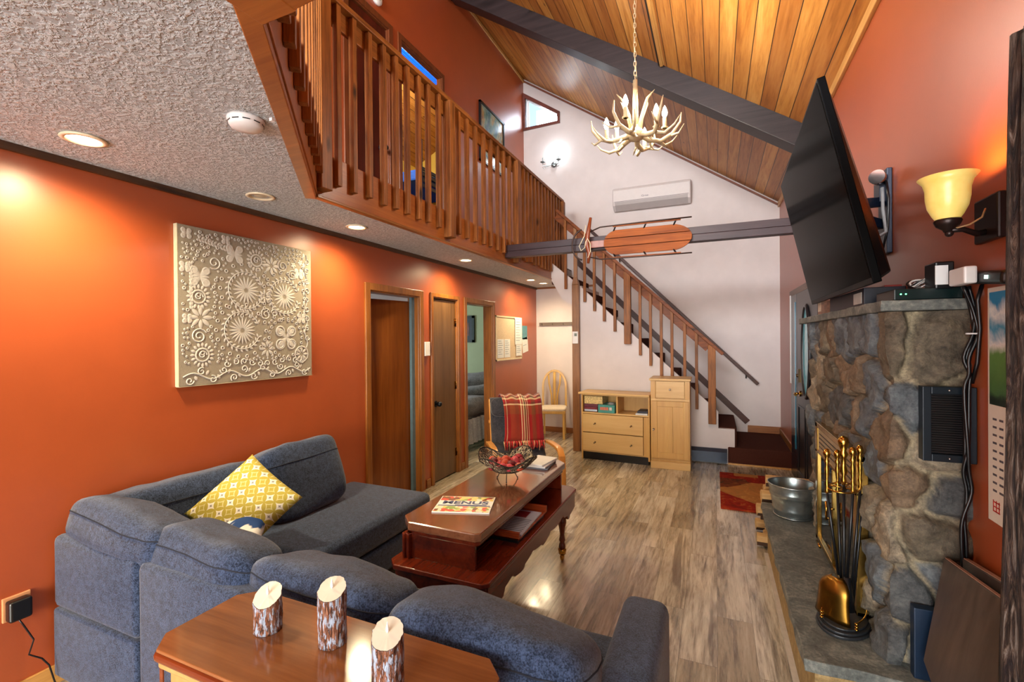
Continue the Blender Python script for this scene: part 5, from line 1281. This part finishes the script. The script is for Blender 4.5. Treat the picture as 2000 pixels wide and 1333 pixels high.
for i in range(ns+1):
    row = []; mr = []
    for j in range(nzz+1):
        s_ = i*ds; z_ = j*ZT_/nzz; h, m = stone(s_, z_)
        if i < NSs-1: p = V((X1-s_, Y0-h+.012, z_))
        elif i > NSs+1: p = V((X0-h+.012, Y0+(s_-SW), z_))
        else: p = V((X0-h*.7+.010, Y0-h*.7+.010+max(0, s_-SW), z_))
        if i == 0: p.x = X1
        row.append(bm.verts.new(p)); flatc.append(m)
    grid.append(row); mats_.append(mr)
for i in range(ns):
    for j in range(nzz):
        f = bm.faces.new((grid[i][j], grid[i+1][j], grid[i+1][j+1], grid[i][j+1])); f.smooth = True
# far end return
e0 = grid[ns]
bx = [bm.verts.new((X1, v.co.y, v.co.z)) for v in (e0[0], e0[-1])]
f = bm.faces.new([*e0, bx[1], bx[0]])
bmesh.ops.recalc_face_normals(bm, faces=bm.faces)
me = bpy.data.meshes.new('stonework'); bm.to_mesh(me); bm.free()
me.materials.append(m_stonework())
ca = me.color_attributes.new('stone_tint', 'FLOAT_COLOR', 'POINT')
for i, c_ in enumerate(flatc+[lin(STC[2])]*2): ca.data[i].color = c_
o = bpy.data.objects.new('stonework', me); COL.objects.link(o); o.parent = fp
M_SLATE = m_stone('slate', '#3e4140', '#5d605c', '#85857c')
def slabstone(name, x0, x1, y0, y1, z0, z1, amp=.006, nseg=60):
    bm = bmesh.new(); g = bmesh.ops.create_grid(bm, x_segments=10, y_segments=nseg, size=.5)
    for v in bm.verts: v.co = V((x0+(v.co.x+.5)*(x1-x0), y0+(v.co.y+.5)*(y1-y0), z1))
    ex = bmesh.ops.extrude_face_region(bm, geom=bm.faces[:]); nv = [q for q in ex['geom'] if isinstance(q, bmesh.types.BMVert)]
    for v in nv: v.co.z = z0
    for v in bm.verts:
        q = noise.noise_vector(v.co*9)
        if abs(v.co.x-x0) < .001: v.co.x += q.x*amp*2
        if abs(v.co.y-y0) < .001: v.co.y += q.y*amp*2
        v.co.z += q.z*amp*.3
    bmesh.ops.recalc_face_normals(bm, faces=bm.faces)
    me = bpy.data.meshes.new(name); bm.to_mesh(me); bm.free(); me.materials.append(M_SLATE); o = bpy.data.objects.new(name, me); COL.objects.link(o); o.parent = fp
    md = o.modifiers.new('bevel', 'BEVEL'); md.width = .004; md.segments = 2; md.limit_method = 'ANGLE'; md.angle_limit = rad(50); return o
slabstone('mantel', .572, .838, 2.165, 4.06, 1.692, 1.732)
slabstone('hearth_slab', .305, .835, 2.085, 3.96, .305, .352)
b = MB(); b.box((.345, 2.11, 0), (.835, 3.90, .304)); b.build('hearth_base', m_stone('tan_base', '#6e5836', '#93784c', '#b39c70'), fp)
b = MB(); b.box((.318, 2.0, .0), (.344, 3.85, .014)); b.build('floor_strip', plain('pale_strip', '#b7aea2', .4), fp)
# glass door insert
iy0, iy1, iz0, iz1, ix = 2.44, 3.34, .37, 1.08, .555
ins = bpy.data.objects.new('fireplace_insert', None); COL.objects.link(ins); ins.parent = fp
M_INBR = plain('worn_brass', '#b5924c', .22, 1, .2); M_TANV = plain('tan_hood', '#a08c6c', .3, .3, .1)
b = MB()
for a, c in (((ix, iy0, iz0), (.60, iy0+.05, iz1)), ((ix, iy1-.05, iz0), (.60, iy1, iz1)), ((ix, iy0, iz1-.03), (.60, iy1, iz1)), ((ix, iy0, .90), (.60, iy1, .92)), ((ix, iy0, iz0), (.60, iy1, iz0+.03)), ((ix-.004, iy0+.44, iz0+.03), (.60, iy0+.455, .90))): b.box(a, c)
b.build('brass_frame', M_INBR, ins, bevel=.004)
b = MB(); b.box((ix+.006, iy0+.05, .92), (.60, iy1-.05, iz1-.03)); b.build('hood_panel', M_TANV, ins)
b = MB()
for k in range(4): b.box((ix+.002, iy0+.10, .945+.025*k), (ix+.008, iy1-.10, .949+.025*k))
b.build('hood_slots', M_BLACK, ins)
b = MB(); b.box((ix+.012, iy0+.05, iz0+.03), (.598, iy0+.44, .90)); b.box((ix+.012, iy0+.455, iz0+.03), (.598, iy1-.05, .90)); b.build('glass_door', plain('smoked_glass', '#0d0f12', .04, 0, .02, spec=.9), ins)
for y in (iy0+.40, iy0+.49):
    b = MB(); b.cyl((ix-.02, y, .62), (ix-.02, y, .72), .006, n=8); b.cyl((ix-.02, y, .63), (ix, y, .63), .004, n=6); b.cyl((ix-.02, y, .71), (ix, y, .71), .004, n=6); b.build('handle', M_BRASS, ins)
b = MB(); b.tube([(ix-.012, iy1-.10, iz0+.015), (ix-.012, iy1-.20, iz0+.015)], .006, 8); b.build('damper_handle', M_BRASS, ins)

# black vent grille on the near side of the chimney
vt = thing('vent_grille', 'black louvred metal vent on the near side of the stone chimney', 'vent', (.762, 2.150, 1.28))
M_VENT = plain('blue_black_metal', '#0d1822', .35, .3)
b = MB()
for a, c in (((-.075, -.012, -.135), (-.050, .03, .135)), ((.050, -.012, -.135), (.075, .03, .135)), ((-.05, -.012, .108), (.05, .03, .135)), ((-.05, -.012, -.135), (.05, .03, -.108))): b.box(a, c)
b.build('frame', M_VENT, vt, bevel=.002)
b = MB(); b.box((-.05, .012, -.108), (.05, .016, .108)); b.build('backing', M_BLACKP, vt)
M_LOUV = plain('louvre_dark', '#2c2a2c', .3, .4)
for k in range(26):
    b = MB(); z = -.104+.0083*k; b.box((-.05, -.006, z), (.05, -.0045, z+.0042), rot=(rad(-30), 0, 0)); b.build('louvre', M_LOUV, vt)
for z in (-.122, .122):
    b = MB(); b.sph((0, -.012, z), .004, 6); b.build('screw', M_CHROME, vt)

# bucket and fire tools
bu = thing('metal_bucket', 'galvanised metal bucket standing on the far end of the slate hearth', 'bucket', (.485, 3.735, .353))
def ro(z): return .112+.040*z/.225
b = MB(); prof = [(.105, 0), (.112, .004)]
for z in (.02, .04): prof.append((ro(z), z))
prof += [(ro(.05)+.004, .05), (ro(.06), .058), (ro(.14), .14), (ro(.145)+.004, .147), (ro(.155), .154), (ro(.165)+.004, .163), (ro(.17), .17), (ro(.218), .218)]
b.lathe(prof, n=48, cap=False); b.lathe([(ro(.218)-.004, .218), (ro(.1)-.004, .1), (.106, .006), (.001, .006)], n=48, cap=False); b.build('body', M_ZINC, bu)
b = MB(); b.tube([((ro(.22))*cos(a), ro(.22)*sin(a), .221) for a in [2*pi*k/40 for k in range(40)]], .005, 6, closed=True); b.build('rim', M_ZINC, bu)
b = MB(); b.tube([((ro(.01)+.002)*cos(a), (ro(.01)+.002)*sin(a), .006) for a in [2*pi*k/40 for k in range(40)]], .005, 6, closed=True); b.build('foot_ring', M_ZINC, bu)
for sx_ in (1,):
    b = MB(); x, y = .15*cos(-.6), .15*sin(-.6); b.tube([(x, y, .16), (x+.02, y-.01, .15), (x+.025, y-.012, .12), (x+.015, y-.01, .09), (x+.002, y, .085)], .004, 6); b.build('handle', M_ZINC, bu)
ft = thing('fireplace_tool_set', 'brass and black fireplace tool set on an oval base standing on the slate hearth', 'fireplace tools', (.505, 2.415, .353))
RB = Matrix.Rotation(rad(-25), 3, 'Z')
def oval(r1, r2, z, n=40): return [RB @ V((r1*cos(2*pi*k/n), r2*sin(2*pi*k/n), z)) for k in range(n)]
b = MB(); 
for r, z0, z1 in ((1.0, .0, .012), (.93, .012, .022), (.80, .022, .030)): b.prism(oval(.100*r, .148*r, z0), (0, 0, z1-z0))
b.build('base', plain('charcoal_cast_iron', '#2a2d31', .4, .3), ft, bevel=.003)
for side in (1, -1):
    b = MB(); ends = [RB @ V((.062*side, y, .055)) for y in (-.085, .085)]
    pts = [RB @ V(((.062+.012*(1-(2*t-1)**2))*side, -.085+.17*t, .060)) for t in [k/12 for k in range(13)]]; b.tube(pts, .0028, 6)
    for e in ends:
        for z in (.034, .046, .058): b.sph((e.x, e.y, z), .0075, 8, (1, 1, .7))
    b.build('brass_gallery', M_BRASS, ft)
b = MB(); b.cyl((0, 0, .03), (0, 0, .60), .006, n=10); b.build('stand_pole', M_BLACK, ft)
b = MB(); b.lathe([(.006, .60), (.012, .62), (.007, .64), (.016, .66), (.009, .69), (.011, .72), (.018, .735), (.010, .75), (.019, .775), (.022, .79), (.017, .808), (.001, .815)], n=14); b.build('stand_finial', M_BRASS, ft)
b = MB(); ring = [RB @ V((.055*cos(t), .085*sin(t), .588)) for t in [2*pi*k/24 for k in range(24)]]; b.tube(ring, .004, 6, closed=True)
for k in (0, 6, 12, 18): b.tube([(0, 0, .588), ring[k]], .004, 6)
b.build('hook_ring', M_BRASS, ft)
HP = [(.003, .56), (.009, .575), (.005, .59), (.009, .605), (.005, .62), (.008, .65), (.0095, .67), (.006, .69), (.011, .705), (.006, .715), (.013, .73), (.014, .742), (.009, .756), (.001, .76)]
tools = []
for i, (x, y, h, nm) in enumerate(((-.040, -.045, 0, 'shovel'), (.035, -.035, .02, 'brush'), (-.030, .045, -.02, 'poker'), (.040, .040, .015, 'tongs'))):
    tx, ty = (RB @ V((x*1.2, y*1.2, 0))).xy; bx_, by_ = tx*.35, ty*.35
    tl = bpy.data.objects.new(nm, None); COL.objects.link(tl); tl.parent = ft
    b = MB(); b.lathe([(r, z+h) for r, z in HP], (tx, ty, 0), 12); b.build('brass_handle', M_BRASS, tl)
    zb = .21 if nm in ('shovel', 'brush') else .06
    b = MB(); b.cyl((bx_, by_, zb), (tx, ty, .57+h), .0058, n=8)
    if nm == 'tongs': b.cyl((bx_+.012, by_+.01, zb), (tx+.012, ty+.005, .55), .005, n=8)
    b.build('shaft', M_BLACK, tl)
    if nm == 'shovel': SP = (bx_, by_)
    if nm == 'poker':
        b = MB(); b.tube([(bx_, by_, .06), (bx_+.01, by_, .045), (bx_+.03, by_, .06)], .004, 6); b.build('hook', M_BLACK, tl)
    if nm == 'brush':
        b = MB(); b.cyl((bx_, by_, .07), (bx_, by_, .21), .028, .012, 14); b.build('bristles', M_BLACK, tl)
shv = [o for o in ft.children if o.name.startswith('shovel')][0]
# shovel pan: curved scoop facing the room
dirv = V((-.75, -.66, 0)).normalized(); side_ = V((-dirv.y, dirv.x, 0)); bm = bmesh.new(); rows = []
for j in range(11):
    t = j/10; z = .205-.175*t; w = .022+.045*min(1, t*4)**.6+.012*t**3; row = []
    for k in range(13):
        u = -1+2*k/12; q = V((SP[0], SP[1], z))+dirv*(.045+.012*t-.022*abs(u)**3-.020*(1-min(1, t*3)))+side_*(u*w); row.append(bm.verts.new(q))
    rows.append(row)
for A_, B_ in zip(rows, rows[1:]):
    for k in range(12): f = bm.faces.new((A_[k], A_[k+1], B_[k+1], B_[k])); f.smooth = True
me = bpy.data.meshes.new('pan'); bm.to_mesh(me); bm.free(); me.materials.append(plain('aged_brass_pan', '#8a6428', .32, 1, .15)); o = bpy.data.objects.new('pan', me); COL.objects.link(o); o.parent = shv
md = o.modifiers.new('thick', 'SOLIDIFY'); md.thickness = .002

# firewood at the far end of the hearth
M_SPLIT = wood('split_log_face', '#d2ad74', '#9a7440', 'x', .7, 1.4, False, 10, .4); M_BRK = wood('log_bark', '#5c4130', '#2d1f18', 'x', .8, 1.4, False, 10, .7)
rr = random.Random(4)
wl_ = ['bottom front', 'bottom middle', 'bottom rear', 'lower middle front', 'lower middle rear', 'middle front', 'middle rear', 'upper front', 'upper rear', 'topmost', 'short end']
pos = [(.56, 4.06, .055), (.58, 4.19, .055), (.55, 4.32, .055), (.57, 4.09, .16), (.55, 4.24, .16), (.54, 4.05, .265), (.58, 4.20, .265), (.56, 4.08, .365), (.60, 4.22, .365), (.60, 4.13, .465), (.38, 3.985, .055)]
for k, (x, y, z) in enumerate(pos):
    L = rr.uniform(.44, .52) if k < 10 else .2
    b = MB(); a0 = rr.uniform(-.3, .3); pts = [(0, .060*cos(a0+t), .052*sin(a0+t)) for t in (0, .5, 1.0, 1.6, 2.3, 3.2, 4.2, 5.2)]
    pts = [(-L/2, p_[1]*.9, p_[2]*.9) for p_ in pts]; b.prism(pts, (L, 0, 0))
    o = b.build('firewood_log', [M_SPLIT, M_BRK], bevel=.004, loc=(x, y, z)); o.rotation_euler = (0, 0, rad(rr.uniform(-5, 5)))
    for p_ in o.data.polygons:
        if abs(p_.normal.x) < .5 and p_.normal.z < -.1: p_.material_index = 1
    tag(o, 'split firewood log, %s of the pile beyond the bucket' % wl_[k] if k < 10 else 'short split log lying on the floor between the hearth end and the wood pile', 'firewood', 'firewood pile by the door')

# ---------------------------------------------------------------- television on a tilting arm
RT = (Matrix.Rotation(-.0299, 3, 'Z') @ Matrix.Rotation(-.2154, 3, 'Y') @ Matrix.Rotation(.0073, 3, 'X'))
tv = thing('television', 'large black flat television tilted out from the right wall above the mantel', 'television')
tv.matrix_world = Matrix.Translation((.463, 2.796, 2.191)) @ RT.to_4x4()
W_, H_ = 1.426, .805
b = MB(); b.box((0, -W_/2, -H_/2), (.028, W_/2, H_/2)); bz = plain('tv_black', '#040405', .35); bz.node_tree.nodes['Principled BSDF'].inputs['IOR'].default_value = 1.1; b.build('bezel', bz, tv, bevel=.003)
b = MB(); b.box((-.0015, -W_/2+.012, -H_/2+.022), (-.0002, W_/2-.012, H_/2-.012)); sc_m = plain('tv_screen', '#060605', .12, 0, .02, spec=.5); sc_m.node_tree.nodes['Principled BSDF'].inputs['IOR'].default_value = 1.03; b.build('screen', sc_m, tv)
b = MB(); b.prism([(.028, -W_/2+.02, -H_/2+.01), (.028, -W_/2+.02, H_/2-.02), (.045, -W_/2+.05, H_/2-.08), (.075, -W_/2+.06, -H_/2+.14), (.075, -W_/2+.05, -H_/2+.03)], (0, W_-.10, 0)); b.build('rear_housing', plain('tv_back', '#0d0a0b', .25, spec=.4), tv, bevel=.008)
mt = thing('wall_mount', 'dark metal television wall bracket on the right wall behind the screen', 'bracket', (XR, 3.05, 2.25))
b = MB(); b.box((-.025, -.07, -.22), (-.001, .07, .22)); b.box((-.05, -.05, .05), (-.02, .05, .20)); b.build('wall_plate', plain('blue_black_bracket', '#111c30', .4, .3), mt, bevel=.004)
b = MB(); b.bar((-.03, 0, .06), (-.20, -.18, .02), .03, .05); b.bar((-.03, 0, -.06), (-.20, -.18, -.04), .03, .05); b.bar((-.20, -.18, 0), (-.262, -.25, -.04), .03, .12); b.build('arm', plain('blue_black_bracket', '#111c30', .4, .3), mt, bevel=.003)
b = MB(); b.cyl((-.05, -.055, .17), (-.075, -.10, .17), .036, n=20); b.build('pivot_cap', M_CHROME, mt)
b = MB(); b.tube([(-.04, -.06, .12), (-.05, -.10, 0), (-.04, -.11, -.12), (-.10, -.16, -.16), (-.14, -.25, -.22)], .008, 7); b.build('grey_cable', plain('grey_cable', '#8c9094', .5), mt)
b = MB(); b.tube([(-.03, -.08, .15), (-.03, -.115, .05), (-.03, -.10, -.10), (-.05, -.08, -.22)], .006, 6); b.build('black_cable', M_BLACKP, mt)

# things on the mantel
ZM = 1.7335
t = thing('speaker_box', 'dark navy box shaped speaker with a white label on the mantel under the television', 'speaker', (.70, 2.83, ZM))
b = MB(); b.box((-.10, -.33, 0), (.05, .33, .080)); b.build('cabinet', plain('navy_cloth', '#0b1526', .5), t, bevel=.004)
b = MB(); b.box((-.1015, -.30, .012), (-.1002, -.17, .062)); b.build('white_label', plain('silver_label', '#bdbdb8', .4), t)
t = thing('cable_box', 'flat black cable box with green lights on the near end of the mantel', 'set top box', (.715, 2.28, ZM))
b = MB(); b.box((-.095, -.09, 0), (.105, .12, .042)); b.build('case', plain('green_black_case', '#0a1c1c', .25), t, bevel=.003)
for x in (-.075, -.060):
    b = MB(); b.sph((x, -.0915, .022), .0025, 6); b.build('led', glow('green_led', (.1, 1, .35, 1), 6), t)
t = thing('cable_coil', 'tangled coil of black and white cables on top of the cable box', 'cable', (.74, 2.31, ZM+.043))
for m_, r0 in ((M_BLACKP, .045), (M_WHITEP, .035)):
    b = MB()
    for k in range(3): b.tube([(r0*cos(a)*(1-.1*k), .03*sin(a), .024+.020*sin(a+k)+.004*k) for a in [2*pi*j/20 for j in range(20)]], .0035, 5, closed=True)
    b.build('coil', m_, t)
t = thing('small_book', 'small brown and white printed box at the far end of the mantel', 'box', (.625, 3.42, ZM)); b = MB(); b.box((-.03, -.05, 0), (.03, .05, .085)); b.build('box_body', plain('brown_print', '#7a5038', .5, var=.5, scale=60), t)
b = MB(); b.box((-.0305, -.045, .02), (-.0301, .045, .075)); b.build('label_face', plain('cream_print', '#c9bda8', .5, var=.4, scale=90), t)
t = thing('red_box', 'red and white carton behind the speaker on the mantel', 'box', (.795, 2.98, ZM)); b = MB(); b.box((-.035, -.16, 0), (.035, .16, .115)); b.build('carton', plain('red_carton', '#8c2018', .4), t, bevel=.002)
b = MB(); b.box((-.0362, -.10, .02), (-.0352, 0, .11)); b.build('white_panel', M_PAPER, t)

# power strip on the wall, adapters and cables
ps = thing('power_strip', 'black power strip with glowing switch on the right wall above the mantel end', 'power strip', (XR, 2.08, 1.795))
ps.rotation_euler = (rad(6), 0, 0)
b = MB(); b.box((-.045, -.20, -.022), (-.001, .20, .022)); b.build('housing', M_BLACKP, ps, bevel=.014, seg=4)
b = MB(); b.box((-.047, -.12, -.004), (-.0452, -.10, .008)); b.build('switch', glow('pale_switch', (.6, .9, .8, 1), 1.5), ps)
t = thing('power_adapter', 'black cube power adapter plugged into the far end of the power strip', 'adapter', (XR-.045, 2.235, 1.815)); b = MB(); b.box((-.055, -.05, -.045), (.0, .05, .055)); b.build('body', M_BLACKP, t, bevel=.005)
b = MB(); b.box((-.0565, -.055, -.03), (-.02, -.0502, .04)); b.build('rating_label', M_PAPER, t)
t = thing('power_adapter', 'white plug adapter in the middle of the power strip', 'adapter', (XR-.046, 2.09, 1.80)); b = MB(); b.box((-.035, -.07, -.028), (.0, .045, .030)); b.build('body', M_WHITEP, t, bevel=.006)
cb = thing('cable_bundle', 'black cables hanging down the near corner of the stone chimney', 'cable', (0, 0, 0))
base_ = [(.80, 2.13, 1.77), (.822, 2.14, 1.69), (.83, 2.135, 1.60), (.806, 2.14, 1.52), (.818, 2.135, 1.46), (.80, 2.135, 1.42), (.80, 2.125, 1.20), (.80, 2.135, 1.12), (.818, 2.135, 1.05), (.795, 2.135, .95), (.792, 2.135, .86), (.80, 2.135, .55)]
for k, dx in enumerate((0, .012, -.008)):
    b = MB(); pts = [V(p_)+V((dx*sin(i*1.3+k), -.006*k, 0)) for i, p_ in enumerate(base_)]
    fine = []
    for a_, c_ in zip(pts, pts[1:]): fine += [a_.lerp(c_, q/4) for q in range(4)]
    fine.append(pts[-1]); 
    for _ in range(2): fine = [fine[0]]+[(fine[i-1]+fine[i]*2+fine[i+1])/4 for i in range(1, len(fine)-1)]+[fine[-1]]
    b.tube(fine, .006, 6); b.build('cable', M_BLACKP, cb)
b = MB(); b.tube([(.838, 2.10, 1.78), (.826, 2.105, 1.72), (.834, 2.11, 1.62), (.83, 2.12, 1.50), (.82, 2.13, 1.43)], .006, 6); b.build('cable', M_BLACKP, cb)
b = MB(); b.box((.80, 2.118, 1.602), (.838, 2.122, 1.607)); b.build('cable_tie', M_WHITEP, cb)

# wall sconce with amber glass shade
ws = thing('wall_sconce', 'bronze wall sconce with lit yellow glass bell shade on the right wall', 'wall lamp', (XR, 2.03, 1.98))
M_BRZ = plain('oil_rubbed_bronze', '#2e2220', .35, .6)
b = MB(); b.box((-.024, -.075, -.072), (-.0005, .075, .075)); b.build('backplate', M_BRZ, ws, bevel=.006)
b = MB(); b.tube([(-.02, 0, -.04), (-.05, -.01, -.045), (-.09, -.025, -.03), (-.128, -.035, -.032)], [.011, .010, .009, .009], 8); b.sph((-.128, -.035, -.042), .012, 8); b.build('arm', M_BRZ, ws)
b = MB(); b.tube([(-.128, -.03, -.03), (-.08, -.045, -.02), (-.05, -.045, .0), (-.035, -.03, .03)], .003, 5); b.build('wire', plain('tan_wire', '#a07850', .5), ws)
CS = (-.132, -.035, 0)
b = MB(); b.lathe([(.010, -.038), (.014, -.030), (.030, -.018), (.037, -.002), (.034, .004)], CS, 24); b.build('shade_holder', M_BRZ, ws)
s = N('amber_glass'); v = s.obj(); f = s.noise(v, 14, 3)
c = s.ramp(f, [(.3, (.80, .58, .13, 1)), (.7, (.88, .70, .22, 1))]); s.l(c, s.b.inputs['Base Color']); s.l(c, s.b.inputs['Emission Color']); s.b.inputs['Emission Strength'].default_value = .16; M_AMB = s.done(.3)
b = MB(); b.lathe([(.030, .002), (.040, .018), (.052, .045), (.057, .075), (.058, .105), (.064, .128), (.078, .146), (.075, .147), (.060, .130), (.054, .105), (.052, .07), (.046, .045), (.034, .02)], CS, 40, cap=False); b.build('glass_shade', M_AMB, ws)
b = MB(); b.sph((CS[0], CS[1], .07), .024, 10, (1, 1, 1.3)); b.build('bulb', glow('sconce_bulb', (1, .8, .45, 1), 12), ws)
l = bpy.data.lights.new('sconce_light', 'POINT'); l.energy = 5; l.color = (1, .62, .22); l.shadow_soft_size = .03
o = bpy.data.objects.new('sconce_light', l); COL.objects.link(o); o.location = (XR-.132, 1.995, 2.11)

# wall calendar
cl = thing('wall_calendar', 'long paper wall calendar with a sky and greenery photo partly hidden by the log post', 'calendar', (XR-.004, 1.90, 1.37))
b = MB(); b.box((-.002, -.16, -.385), (.001, .16, .385)); b.build('paper', plain('calendar_paper', '#d9d2c6', .6, var=.03), cl)
s = N('calendar_photo'); c = s.n('ShaderNodeTexCoord'); xyz = s.n('ShaderNodeSeparateXYZ'); s.l(c.outputs['Object'], xyz.inputs[0]); f = s.noise(s.obj(), 14, 4, .6, .6)
zz = s.math('MULTIPLY_ADD', f, .12, xyz.outputs[2])
cc = s.ramp(zz, [(0, lin('#15181a')), (.085, lin('#1c2a1c')), (.12, lin('#3f6a34')), (.22, lin('#5d8a44')), (.26, lin('#e2e6e6')), (.31, lin('#2f8fb8')), (.36, lin('#e4ecec')), (.40, lin('#2a86b8'))]); s.l(cc, s.b.inputs['Base Color']); MC = s.done(.4)
b = MB(); b.box((-.0032, -.148, .0), (-.0022, .148, .37)); b.build('photo', MC, cl)
b = MB(); rr = random.Random(2)
for r_ in range(10):
    for c_ in range(7): b.box((-.003, .13-.038*c_-.022, -.05-.026*r_), (-.0022, .13-.038*c_, -.043-.026*r_))
b.build('date_grid', plain('grey_print', '#55505a', .5), cl)
b = MB()
for z in (-.350, -.335, -.320): b.box((-.003, .09, z), (-.0022, .13, z+.004))
for y in (.092, .109, .126): b.box((-.003, y, -.350), (-.0022, y+.004, -.312))
b.build('red_characters', plain('red_print', '#c0281c', .5), cl)

# log post in the foreground right
lp = thing('log_post', 'rough dark bark covered log post standing at the right edge against the wall', 'post', (0, 0, 0))
bm = bmesh.new(); rings = []; n = 48; NZ = 60
for j in range(NZ+1):
    z = 2.36*j/NZ; r0 = .098-.030*(z/2.36); ring = []
    for i in range(n):
        a = 2*pi*i/n; r = r0*(1+.20*noise.noise(V((cos(a)*3.2, sin(a)*3.2, z*.35)))+.20*noise.noise(V((cos(a)*9, sin(a)*9, z*.8)))+.05*noise.noise(V((cos(a)*20, sin(a)*20, z*2))))
        x = .765+r*cos(a)-.0*z
        ring.append(bm.verts.new((min(x, .836), 1.575+r*sin(a), z)))
    rings.append(ring)
for A_, B_ in zip(rings, rings[1:]):
    for i in range(n): f = bm.faces.new((A_[i], A_[(i+1) % n], B_[(i+1) % n], B_[i])); f.smooth = True
bm.faces.new(rings[-1]); bm.faces.new(rings[0][::-1])
me = bpy.data.meshes.new('trunk'); bm.to_mesh(me); bm.free(); me.materials.append(M_LOG); o = bpy.data.objects.new('trunk', me); COL.objects.link(o); o.parent = lp
b = MB(); b.tube([(.716, 1.55, 2.10), (.708, 1.545, 2.22), (.700, 1.54, 2.335)], [.018, .016, .014], 8); b.tube([(.742, 1.56, 2.30), (.738, 1.56, 2.42)], [.03, .027], 8); b.build('branch_stub', M_LOG, lp)

# folded tables leaning on the wall, blue metal panel behind
def folded(label, poly, th, legs):
    t = thing('folded_table', label, 'folding table', (0, 0, 0))
    P_ = [V(q) for q in poly]; nrm = (P_[3]-P_[0]).cross(P_[1]-P_[0]).normalized()
    if nrm.x < 0: nrm = -nrm
    b = MB(); b.prism(P_, nrm*th); b.build('tabletop', M_PANEL, t, bevel=.003)
    b = MB(); b.prism([P_[0]+nrm*th*.2, P_[1]+nrm*th*.2, P_[1]+nrm*th, P_[0]+nrm*th], (0, 0, .003)); b.build('pale_edge', plain('pink_brown_edge', '#9a7462', .5), t)
    for p_, q_ in legs:
        b = MB(); b.bar(p_, q_, .03, .03); b.build('leg', M_PANEL, t, bevel=.003)
folded('dark grey brown folded table leaning beside the log post, the front one of two', [(.738, 2.12, .808), (.762, 1.48, .86), (.627, 1.45, .239), (.663, 2.07, .455)], .018, (((.755, 2.0, .70), (.735, 1.98, .012)), ((.76, 1.55, .70), (.74, 1.53, .012))))
folded('second dark folded table standing behind the front one against the wall', [(.785, 2.11, .818), (.805, 1.50, .89), (.795, 1.50, .30), (.775, 2.11, .30)], .018, (((.795, 2.05, .4), (.795, 2.05, .012)), ((.81, 1.56, .4), (.81, 1.56, .012))))
b = MB(); b.box((.655, 2.125, .002), (.76, 2.165, .608)); tag(b.build('metal_sheet', plain('dark_blue_panel', '#0c2138', .4, .2), bevel=.004), 'narrow dark blue metal panel standing against the chimney base behind the folded tables', 'metal sheet')
